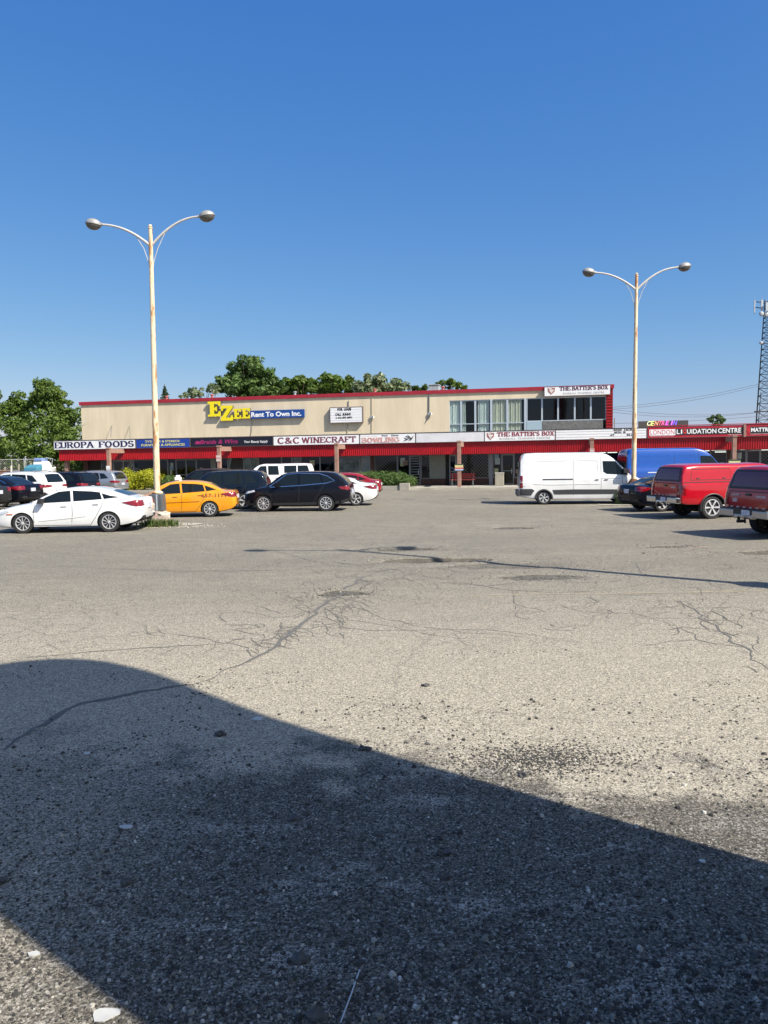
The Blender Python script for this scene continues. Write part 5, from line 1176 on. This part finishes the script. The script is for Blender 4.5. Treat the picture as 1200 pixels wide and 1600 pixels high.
sp = pickup(H=1.93, cap_hatch=True, rgl=RGL, spokes=(6, .30, 0), rim=.285, marks=[(-.66, -.28, 1.09, 1.15), (.36, .66, 1.12, 1.17), (.42, .62, .95, 1.06), (.84, .96, 1.06, 1.18)], bumper=mat('bumper_satin', (.42, .42, .43), .3, metal=.9), arch_mat=PLA)
c = V((9.75, 20.6, 0)); h = V((sin(R(77)), cos(R(77)), 0)); c += h*2.95
vehicle('pickup_truck', 'dark-looking red pickup seen from behind, cut by the right picture edge', 'pickup', sp, RR2, atan2(h.y, h.x), c)
# black sedan between
sp = sedan(L=4.65, H=1.42, wb=2.70, spokes=(5, .22, 2)); pose('parked_car', 'black sedan between the right lamp post and the bright red pickup', 'car', sp, BKP, (1035, 799.5), -1, 76)
# white van
def van(L=6.2, H=2.53, W=2.06, wb=3.75, fo=1.24, **k):
    xf = L/2-fo; xr = xf-wb; a, b = -L/2, L/2
    d = dict(W=W, R=.345, axles=(xf, xr), tumble=.10, round=.10, rear_taper=.04, front_taper=.14, tw=.23,
        top=[(a, .7), (a+.03, 1.5), (a+.10, 2.25), (a+.20, H-.10), (a+.36, H-.02), (a+1.0, H), (a+3.7, H-.01), (a+4.15, H-.08), (a+4.5, H-.27), (a+5.12, 1.64), (a+5.34, 1.45), (b-.40, 1.26), (b-.08, 1.08), (b, .78)],
        belt=[(a, .68), (a+.1, 1.40), (a+4.3, 1.40), (a+5.2, 1.36), (b-.2, 1.08), (b, .74)], bot=[(a, .44), (a+.3, .36), (a+1.0, .26), (b-.8, .24), (b, .3)], clad=.0,
        windows=[[(a+5.20, 1.42), (a+4.80, 1.92), (a+4.58, 2.09), (a+4.02, 2.10), (a+4.05, 1.58), (a+4.22, 1.47)]],
        wind=[(0, 1.52), (.84, 1.52), (.78, 2.28), (0, 2.34)],
        rearg=[(.10, 1.40), (.84, 1.42), (.80, 2.12), (.10, 2.14)],
        seams=[[(a+2.62, 2.38), (a+2.62, .45)], [(a+3.94, 2.40), (a+3.94, .5)], [(a+4.95, 1.36), (a+4.92, .5)], [(a+.02, .9), (a+.30, .9)], [(a+3.94, 1.25), (a+4.9, 1.25)]],
        handles=[(a+3.74, 1.20), (a+4.18, 1.20)], handle_mat=PLA, mirror=(a+5.12, 1.55), mirror_size=1.5, mirror_mat=PLA, spokes=(6, .22, 2), rim_mat=mat('hubcap', (.48, .49, .5), .4),
        lights=[('tail_lamp', [(a+.04, .82), (a+.05, 1.43), (a+.19, 1.43), (a+.19, .82)], 'y', TLR), ('headlight', [(b-.06, .86), (b-.45, 1.02), (b-.5, .92), (b-.08, .74)], 'y', TLW), ('lamp_band', [(a+.042, 1.05), (a+.045, 1.22), (a+.192, 1.22), (a+.192, 1.05)], 'y', INKW)])
    def extra(t, T, bvh, P, pm, sp):
        for ax in ('+y', '-y'):
            if sp.get('low_clad'):
                P('side_cladding', [(a+.03, .46), (a+.05, .78), (a+.62, .78), (a+.75, .70), (a+.58, .46)], ax, PLG, .012)
                P('side_cladding', [(a+1.70, .50), (a+1.62, .72), (a+2.6, .74), (b-1.5, .72), (b-1.42, .50)], ax, PLG, .012)
            P('slide_rail', strip([(a+1.15, 1.24), (a+2.6, 1.24)], .05), ax, PLA if not sp.get('rail_mat2') else sp['rail_mat2'], .014)
            P('panel_crease', strip([(a+.85, 2.12), (a+2.4, 2.14)], .014), ax, SEAMW if sp.get('low_clad') else pm, .006); P('panel_crease', strip([(a+2.8, 2.14), (a+3.75, 2.12), (a+3.82, 1.45)], .014), ax, SEAMW if sp.get('low_clad') else pm, .006)
            P('panel_crease', strip([(a+.7, 1.02), (a+1.5, .98), (a+3.9, 1.0)], .02), ax, pm, .014)
        for i in (0, 1):
            xw = sp['axles'][i]; rr = sp['R']*1.16
            for s in (1, -1):
                q = MB(T); pts = [(xw+rr*cos(R(an)), s*(W/2-.005), sp['R']*.97+rr*sin(R(an))) for an in range(-8, 189, 12)]; q.tube(pts, .045, 6); q.build('arch_trim', PLG if sp.get('low_clad') else pm, t, smooth=50)
        q = MB(T); q.box((a-.10, -.98, .42), (a+.05, .98, .70)); q.build('rear_bumper', PLG, t, bevel=.03)
        q = MB(T); q.box((a-.12, -.18, .52), (a-.10, .16, .66)); q.build('number_plate', PLT, t)
    d['extra'] = extra; d.update(k); return d
PLG = mat('grey_plastic', (.04, .042, .045), .55); SEAMW = mat('white_crease', (.45, .46, .47), .5)
place('cargo_van', 'white cargo van with dark lower cladding parked side-on before the shops', 'van', van(low_clad=True), WHP, (972, 787.5), (850.6, 788.5), -1)
pose('cargo_van', 'blue high-roof cargo van behind the black sedan and red pickup', 'van', van(L=6.3, H=2.54, fo=1.1, wb=4.0, rail_mat2=mat('rail_pale', (.45, .5, .6), .5)), BLP, (1013, 774), -1, 90)
# left group, rears towards the camera
sp = suv(L=4.7, H=1.70, W=1.84, wb=2.79, fo=.92, slope=.38, clad=.30, clad_end=.62, rail_mat=CHR); pose('parked_suv', 'white SUV at the far left seen from its rear corner', 'suv', sp, WHP, (48, 794), 1, -75)
sp = sedan(L=4.85, H=1.465, W=1.85, wb=2.775, fo=.98); sp['trimline'] = [(-2.42+.78, 1.10), (-2.42+1.02, 1.22), (-2.42+1.3, 1.32), (-2.42+1.9, 1.38)]
pose('parked_car', 'black sedan with long red tail lamps in front of the white SUV', 'car', sp, BKP, (2, 801), 1, -77)
sp = sedan(L=4.7, H=1.44); pose('parked_car', 'dark grey car showing only its rear corner at the left picture edge', 'car', sp, GRP, (-54, 808), 1, -77)
sp = suv(L=4.75, H=1.71, W=1.9, wb=2.8, fo=.92, slope=.34); pose('parked_suv', 'black SUV between the white SUV and the silver SUV', 'suv', sp, BKP, (107, 784), 1, -76)
sp = suv(L=4.6, H=1.70, W=1.86, wb=2.69, fo=.90, slope=.34, clad=.34, clad_end=.62); pose('parked_suv', 'silver SUV beside the yellow-green shrubs', 'suv', sp, SIL, (160, 776.5), 1, -79)

# ------------------------------------------------------------ lamp posts
RUST = mat('rusty_cream_paint', (.68, .56, .38), .7, col2=(.42, .20, .08), vscale=3.2, stretch=(2, 2, .5), bump=.3, rlo=.5, rhi=.6)
ARM = mat('grey_paint', (.55, .53, .50), .5, var=.2, vscale=3); HEAD = mat('lamp_housing', (.34, .33, .31), .45, metal=.3); LENS = mat('lamp_lens', (.10, .095, .085), .2)
ROCK = mat('old_concrete', (.46, .42, .34), .95, col2=(.30, .21, .19), vscale=4, rlo=.48, rhi=.58, bump=.9, bscale=14); SLV = mat('steel_sleeve', (.20, .215, .225), .4, metal=.6, var=.3)
def lamp(label, x, y, H, r0=.115, arm=2.02, dl=.28, dr=.54, rot=0., sleeve=True, base_h=.55, tilt=0.):
    t = thing('lamp_post', label, 'lamp post', (x, y, 0), rot, 'double-armed car park lamp posts'); t.matrix_world = M4.Translation((x, y, 0)) @ M4.Rotation(tilt, 4, 'Y'); m = mworld(t)
    mb = MB(m); mb.tube([(0, 0, base_h+.02), (0, 0, 2.2), (0, 0, H-.4), (0, 0, H)], [r0, r0*.97, r0*.62, r0*.60], 14); mb.lathe([(0, H+.16), (.05, H+.14), (.07, H+.09), (.045, H+.05), (.085, H+.04), (.085, H), (0, H)], n=12)
    mb.build('pole', RUST, t, smooth=40)
    for s, d in ((-1, dl), (1, dr)):
        z0 = H-.56; z1 = H+d-.12; pts = []
        for i in range(13): u = i/12; pts.append((s*(.05+(arm-.24)*u**1.0), 0, z0+(z1-z0)*(1-(1-u)**2.1)))
        mb = MB(m); mb.tube(pts, [.05-.016*i/12 for i in range(13)], 8)
        sp_ = [(s*.04, 0, z0-1.1), (s*.09, 0, z0-.6), (s*.25, 0, z0-.12), (s*.52, 0, z0+.44*(z1-z0))]
        mb.tube(sp_, .014, 5); a_ = mb.build('arm', ARM, t, smooth=50)
        hx = s*arm; hz = z1+.02; tl = R(9)*s
        mh = m @ M4.Translation((hx, 0, hz)) @ M4.Rotation(-tl, 4, 'Y')
        def dome(zs, k0): 
            q = MB(mh @ M4.Diagonal((.92, .68, .92, 1))); n = 10
            q.lathe([(.30*cos(pi/2*i/n)+.0001, zs*.2*sin(pi/2*i/n)) for i in range(n+1)], n=20); return q
        q = dome(1, 0); q.lathe([(.30, .0), (.318, .0), (.318, -.022), (.30, -.022)], n=20); q.tube([(-s*.36, 0, .03), (-s*.2, 0, .04)], .055, 8); h_ = q.build('lamp_head', HEAD, t, smooth=50)
        q = dome(-1.15, 0); q.build('lens', LENS, h_, smooth=50)
    bm = bmesh.new(); bmesh.ops.create_icosphere(bm, subdivisions=3, radius=1); mb = MB(m)
    mb.add([(v.co.x*.42*(1+.3*noise.noise(v.co*3.4+V((x, 0, 0)))), v.co.y*.42*(1+.3*noise.noise(v.co*2.2)), -.06+base_h*max(0, (v.co.z+.35)/1.35)**.22*1.05 if v.co.z > -.35 else -.06) for v in bm.verts], [tuple(w.index for w in f_.verts) for f_ in bm.faces]); bm.free()
    mb.build('footing', ROCK, t, smooth=35)
    if sleeve:
        mb = MB(m); k = .27; mb.prism([(-k, base_h-.05), (k, base_h-.05), (k*.88, base_h+.58), (-k*.88, base_h+.58)], -k*.9, k*.9); mb.build('sleeve', SLV, t, bevel=.05)
        mb = MB(m); mb.box((.02, -k*.9-.006, base_h-.03), (.07, -k*.9+.02, base_h+.56)); mb.build('sleeve_seam', METL, t)
        mb = MB(m); mb.lathe([(.0, base_h+.70), (.15, base_h+.68), (.22, base_h+.62), (.20, base_h+.575), (0, base_h+.575)], n=12); mb.build('collar', RUST, t, smooth=40)
    else:
        mb = MB(m); mb.lathe([(.0, base_h+.42), (.14, base_h+.40), (.26, base_h+.2), (.30, base_h-.05), (0, base_h-.05)], n=12); mb.build('collar', mat('rust', (.20, .085, .045), .9, var=.4, vscale=12, bump=.6), t, smooth=40)
    return t
p = G(247, 819.5); lamp('tall rusty cream lamp post on a steel-sleeved rock footing behind the white fastback', p.x, p.y, 10.55, tilt=.0114)
p = G(989.5, 788); lamp('rusty lamp post in front of the white van and beside the black sedan', p.x, p.y, 10.12, tilt=.007, arm=2.12, sleeve=False, r0=.11, dl=.30, dr=.50, base_h=.75)
lamp('lamp post just outside the picture at the right whose shadow crosses the lot', 7.25, 12.75, 10.9)
# grass and weeds at the lamp footings
def weeds(label, c, w, d, h, n, seed, kind='grass', name='weeds'):
    rnd = random.Random(seed); mb = MB()
    for i in range(n):
        x = c.x+rnd.gauss(0, w*.4); y = c.y+rnd.gauss(0, d*.4); l_ = h*rnd.uniform(.4, 1.1); a = rnd.random()*6.28; b = rnd.uniform(.1, .7)*l_; k = rnd.uniform(.006, .018)
        dx, dy = cos(a), sin(a); nx_, ny_ = -dy*k, dx*k; z = 0
        mb.add([(x-nx_, y-ny_, z), (x+nx_, y+ny_, z), (x+dx*b*.4+nx_, y+dy*b*.4+ny_, z+l_*.6), (x+dx*b*.4-nx_, y+dy*b*.4-ny_, z+l_*.6), (x+dx*b, y+dy*b, z+l_)], [(0, 1, 2, 3), (3, 2, 4)])
    o = mb.build(name, LF[kind], None, fix=False); tag(o, label, 'weeds', kind='stuff'); return o
weeds('', G(250, 822)+V((0, -.1, 0)), .8, .45, .26, 1000, 1); weeds('', G(980, 788)+V((-.1, -.2, 0)), .45, .3, .75, 160, 2); weeds('', G(735, 764), 1.5, .1, .2, 80, 3)
GRS = island_mat('sandy_grit', [(0, (.25, .22, .17)), (1, (.45, .41, .34))])
mb = MB(); rnd = random.Random(9); 
for (px, py, n) in ((250, 822, 700), (985, 789, 500)):
    c = G(px, py)
    for i in range(n): x = c.x+rnd.gauss(0, 1.0); y = c.y+rnd.gauss(-.1, .35); stone(mb, (x, y, gz(x, y)), rnd.uniform(.01, .035), 5)
o = mb.build('gravel', GRS, None, fix=False); tag(o, kind='stuff')
mb = MB(); n = 26; c = G(250, 820.5)
mb.add([(c.x+1.55*cos(6.283*i/n)*(1+.2*noise.noise(V((i, 0, 0)))), c.y+.75*sin(6.283*i/n)*(1+.25*noise.noise(V((i*.7, 3, 0)))), gz(c.x, c.y)+.02) for i in range(n)], [tuple(range(n))])
c = G(980, 789); mb.add([(c.x+1.3*cos(6.283*i/n)*(1+.2*noise.noise(V((i, 5, 0)))), c.y+.5*sin(6.283*i/n), gz(c.x, c.y)+.02) for i in range(n)], [tuple(range(n))])
mb.build('sand_patch', mat('sandy_ground', (.40, .365, .30), .95, var=.3, vscale=3, bump=.5), ground, fix=False)

# tall sign outside the picture on the right behind the camera; it throws the big shadow
tb = -1.5; ac = 3.2; hw = 1.46
o_ = SH*tb + QV*ac; t = thing('pylon_sign', 'tall round-topped pylon sign outside the picture throwing the broad shadow', 'sign', o_, atan2(QV.y, QV.x))
pts = [(-1.47, -1.52), (1.45, -1.52), (1.45, 2.1), (1.43, 3.7), (1.5, 5.3), (1.62, 6.4), (1.70, 6.9), (1.74, 7.4), (1.70, 7.92), (1.58, 8.3), (1.38, 8.6), (1.09, 8.82), (.7, 8.98), (.2, 9.05), (-.4, 8.98), (-.9, 8.75), (-1.25, 8.3), (-1.43, 7.6), (-1.47, 6.8)]
pts = [(x, (t_-tb)*tan(R(SUN_EL))) for x, t_ in pts]; mb = MB(mworld(t)); mb.prism(pts, -.16, .16); mb.build('sign_body', mat('pylon_cream', (.42, .36, .28), .6, var=.2), t)
mb = MB(mworld(t)); mb.prism([(x*.86, .6+(z-.6)*.93+.2) for x, z in pts if z > 0] , -.175, .175); mb.build('sign_face', TRIM, t)

# ------------------------------------------------------------ mast and wires
Ym = 112.; t = thing('radio_mast', 'dark lattice radio mast with antennas cut by the right picture edge', 'mast', (AT(1197, 700, Ym).x, Ym, 0)); m = mworld(t); DS = mat('mast_steel', (.03, .032, .04), .6, metal=.3)
Hm = AT(1192, 468, Ym).z; mb = MB(m); legs = []
def leg(k, z): rr = 1.75-1.2*min(1, z/Hm*1.05); a = R(-105+120*k); return V((rr*cos(a)-.0*z, rr*sin(a), z))
for k in range(3): mb.tube([leg(k, 0), leg(k, Hm)], [.11, .07], 6)
z = 0
while z < Hm-.8:
    dz = .55+.9*(1-z/Hm)
    for k in range(3): mb.tube([leg(k, z), leg((k+1) % 3, z+dz)], .03, 4); mb.tube([leg((k+1) % 3, z), leg(k, z+dz)], .03, 4); mb.tube([leg(k, z), leg((k+1) % 3, z)], .03, 4)
    z += dz
mb.tube([(-1.6, 0, 0), (-.9, 0, Hm*.45)], .05, 5); mb.tube([(0, 0, Hm), (0, 0, Hm+2.0)], .03, 5); mb.build('lattice', DS, t)
mb = MB(m)
for z in (Hm-.3, Hm-1.1): mb.tube([(-2.0, 0, z), (2.0, 0, z)], .05, 5); mb.tube([(0, -1.4, z), (0, 1.4, z)], .05, 5); mb.tube([(-2.0, 0, z), (0, 1.4, z), (2, 0, z), (0, -1.4, z), (-2, 0, z)], .04, 5)
mb.build('antenna_frame', DS, t); ANT = mat('antenna_grey', (.42, .44, .46), .5)
for x, y, z, h_, w in ((-2.05, 0, Hm-1.0, 1.7, .16), (-1.25, -.5, Hm-.9, 1.5, .26), (-.75, -.9, Hm-1.2, 1.2, .3), (1.3, -.5, Hm-.9, 1.5, .26), (2.05, 0, Hm-1, 1.7, .16), (.6, -1.0, Hm-.9, 1.3, .25)):
    mb = MB(m); mb.box((x-w/2, y-.08, z-h_/2), (x+w/2, y+.08, z+h_/2)); mb.tube([(x, y+.12, z-h_/2-.2), (x, y+.12, z+h_/2+.5)], .03, 5); mb.build('antenna_panel', ANT, t, bevel=.03)
for x, z, r in ((-1.3, Hm-2.1, .35), (-.6, Hm-2.2, .38), (-1.3, Hm-6.2, .25)):
    mb = MB(m); mb.lathe([(0, -.25), (r*.7, -.2), (r, 0), (r, .08), (0, .12)], (x, -.6, z), 14, 'Y'); mb.tube([(x, -.5, z), (-.1, 0, z)], .04, 5); mb.build('dish', ANT, t, smooth=40)
mb = MB(m); mb.tube([(-1.8, 0, AT(1190, 643, Ym).z), (1.8, 0, AT(1190, 643, Ym).z)], .1, 5); mb.build('cross_bar', DS, t)
WIR = mat('wire', (.04, .04, .045), .6)
for i, (a_, b_, sag, Ya, Yb) in enumerate((((930, 638), (1215, 592), 8, 100, 108), ((930, 640.5), (1215, 594.5), 9.5, 100, 108), ((930, 636), (1215, 641), 10, 104, 110), ((930, 640), (1215, 640), 12, 104, 110), ((930, 662), (1215, 648), 3, 104, 110))):
    p, q = AT(*a_, Ya), AT(*b_, Yb); pts = []
    for k in range(17): u = k/16; w_ = p.lerp(q, u); pts.append(w_-V((0, 0, sag*.085*4*u*(1-u)*1.0)))
    mb = MB(); mb.tube(pts, .02, 4)
    single(mb, 'power_line', ['upper strand of the highest pair of overhead wires', 'lower strand of the highest pair of overhead wires', 'upper of the middle sagging overhead wires', 'lower of the middle sagging overhead wires', 'lowest overhead wire just above the message board'][i] + ' between roof and mast', 'wire', WIR, group='overhead wires')
p = AT(960, 668, 60); mb = MB(); mb.tube([(p.x, 60, 3.8), (p.x, 60, AT(960, 653, 60).z)], .04, 6); single(mb, 'roof_pipe', 'thin upright pipe on the low roof right of the plaza corner', 'pipe', MET)

# ------------------------------------------------------------ fence, boat and junk at the far left
Yf = 62.; x0, x1 = AT(-60, 720, Yf).x, AT(57, 720, Yf).x; zt = AT(30, 718, Yf).z
t = thing('chain_link_fence', 'pale chain-link fence with top rail before the scrub at the left', 'fence', ((x0+x1)/2, Yf, 0)); FP = mat('fence_post', (.40, .40, .36), .6, metal=.3)
n = 6
for i in range(n+1): x = x0+(x1-x0)*i/n; mb = MB(); mb.tube([(x, Yf, 0), (x, Yf, zt)], .04, 6); mb.build('post', FP, t)
mb = MB(); mb.tube([(x0, Yf, zt), (x1, Yf, zt)], .035, 6); mb.build('top_rail', FP, t)
mb = MB(); s = .16; h_ = zt-.05; k = int((x1-x0+h_)/s)
for i in range(k):
    for sg in (1, -1):
        a = x0+i*s if sg == 1 else x0+i*s-h_; p = [(a, .05), (a+sg*h_ if sg == -1 else a-h_, zt)] if sg == 1 else [(a, .05), (a+h_, zt)]
        (xa, za), (xb, zb_) = p
        if xa == xb: continue
        lo, hi = sorted((xa, xb)); 
        u0 = max(0, min(1, (x0-xa)/(xb-xa))); u1 = max(0, min(1, (x1-xa)/(xb-xa))); u0, u1 = sorted((u0, u1))
        if u1-u0 < .02: continue
        mb.tube([(xa+(xb-xa)*u0, Yf+.03, za+(zb_-za)*u0), (xa+(xb-xa)*u1, Yf+.03, za+(zb_-za)*u1)], .006, 3, cap=False)
mb.build('wire_mesh', FP, t, fix=False)
# boat
Yb = 57.; c = AT(66, 735, Yb); t = thing('boat', 'small white cabin boat with a blue cover on a trailer behind the white SUV', 'boat', (c.x, Yb, 0), R(72)); m = mworld(t) @ M4.Diagonal((.62, .62, .95, 1))
mb = MB(m); st = []
for i in range(9):
    u = i/8; w = 1.0*(1-max(0, u-.45)**2*2.9); x = -2.0+4.2*u; z1 = 1.75+.25*u*u; st.append([(x, -w, z1), (x, -w*.85, 1.15), (x, 0, .8+.35*max(0, u-.6)*2), (x, w*.85, 1.15), (x, w, z1), (x, 0, z1+.06)])
mb.add([p for r in st for p in r], [(i*6+k, i*6+(k+1) % 6, (i+1)*6+(k+1) % 6, (i+1)*6+k) for i in range(8) for k in range(6)]+[tuple(range(6)), tuple(48+k for k in range(6))]); mb.build('hull', WHP, t)
mb = MB(m); mb.prism([(-.9, 1.8), (1.1, 1.9), (.5, 2.5), (-.6, 2.55)], -.7, .7); mb.build('cabin', WHT, t, bevel=.06)
mb = MB(m); mb.prism([(-2.0, 1.78), (-.95, 1.82), (-1.0, 2.3), (-1.9, 2.05)], -.95, .95); mb.build('cover', mat('cover_blue', (.05, .20, .28), .7), t, bevel=.06)
mb = MB(m); mb.prism([(-.7, 2.56), (.4, 2.52), (.3, 2.72), (-.6, 2.78)], -.6, .6); mb.build('roof_cover', mat('cover_violet', (.18, .26, .5), .7), t, bevel=.05)
mb = MB(m); mb.tube([(-1.6, .9, 1.8), (-1.6, .9, 2.9)], .03, 5); mb.build('flag_staff', METL, t); mb = MB(m); mb.tube([(.6, -.8, 1.9), (.9, -.8, 2.7), (-.2, -.8, 2.8)], .03, 5); mb.build('railing', METL, t)
mb = MB(m); mb.box((-2, -.8, .45), (2.2, -.7, .6)); mb.box((-2, .7, .45), (2.2, .8, .6)); mb.box((-1.2, -.8, .6), (-1.1, .8, 1.2)); mb.box((1, -.7, .6), (1.1, .7, 1.1)); mb.lathe([(.1, -.12), (.32, -.12), (.32, .12), (.1, .12)], (-.4, -.95, .33), 14, 'Y'); mb.build('trailer', MET, t)
# timber and scrap
JK = mat('grey_timber', (.36, .32, .27), .9, var=.4, vscale=5)
rnd = random.Random(4); t = thing('scrap_pile', 'heap of bent pale boards and posts by the fence', 'scrap', (AT(38, 735, 59).x, 59, 0))
for i in range(22):
    c = AT(rnd.uniform(12, 56), 735, 59); z = rnd.uniform(.2, 1.2); a = rnd.uniform(-.5, .5); l_ = rnd.uniform(.5, 1.3); mb = MB()
    mb.tube([(c.x-l_*cos(a), 59+rnd.uniform(-.8, .8), max(.1, z-l_*sin(a)*.5)), (c.x, 59, z+rnd.uniform(0, .35)), (c.x+l_*cos(a), 59+rnd.uniform(-.8, .8), max(.1, z+l_*sin(a)*.5-.2))], rnd.uniform(.05, .12), 6); mb.build('board', JK if i % 3 else mat('pale_timber', (.55, .53, .48), .8), t)
for i, px in enumerate((5, 15, 27, 46)):
    c = AT(px, 720, 60.5); mb = MB(); mb.tube([(c.x, 60.5, 0), (c.x+.1, 60.5, 2.0+.1*i)], .07, 6); single(mb, 'upright_post', ['slim upright post near the left edge by the brick stack', 'thicker pale post by the fence', 'upright pipe in the middle of the scrap heap', 'upright post just left of the boat'][i], 'post', mat('pale_timber', (.55, .53, .48), .8) if i == 1 else JK)
c = AT(2, 738, 58); mb = MB(); mb.box((c.x-1.2, 57.6, 0), (c.x+.3, 58.6, 1.7)); mb.box((c.x-1.25, 57.55, 1.7), (c.x+.35, 58.65, 1.78))
single(mb, 'brick_stack', 'stack of reddish bricks at the left picture edge before the fence', 'bricks', mat('stack_brick', (.30, .18, .13), .9, var=.4, vscale=3, bump=.5), bevel=.01)
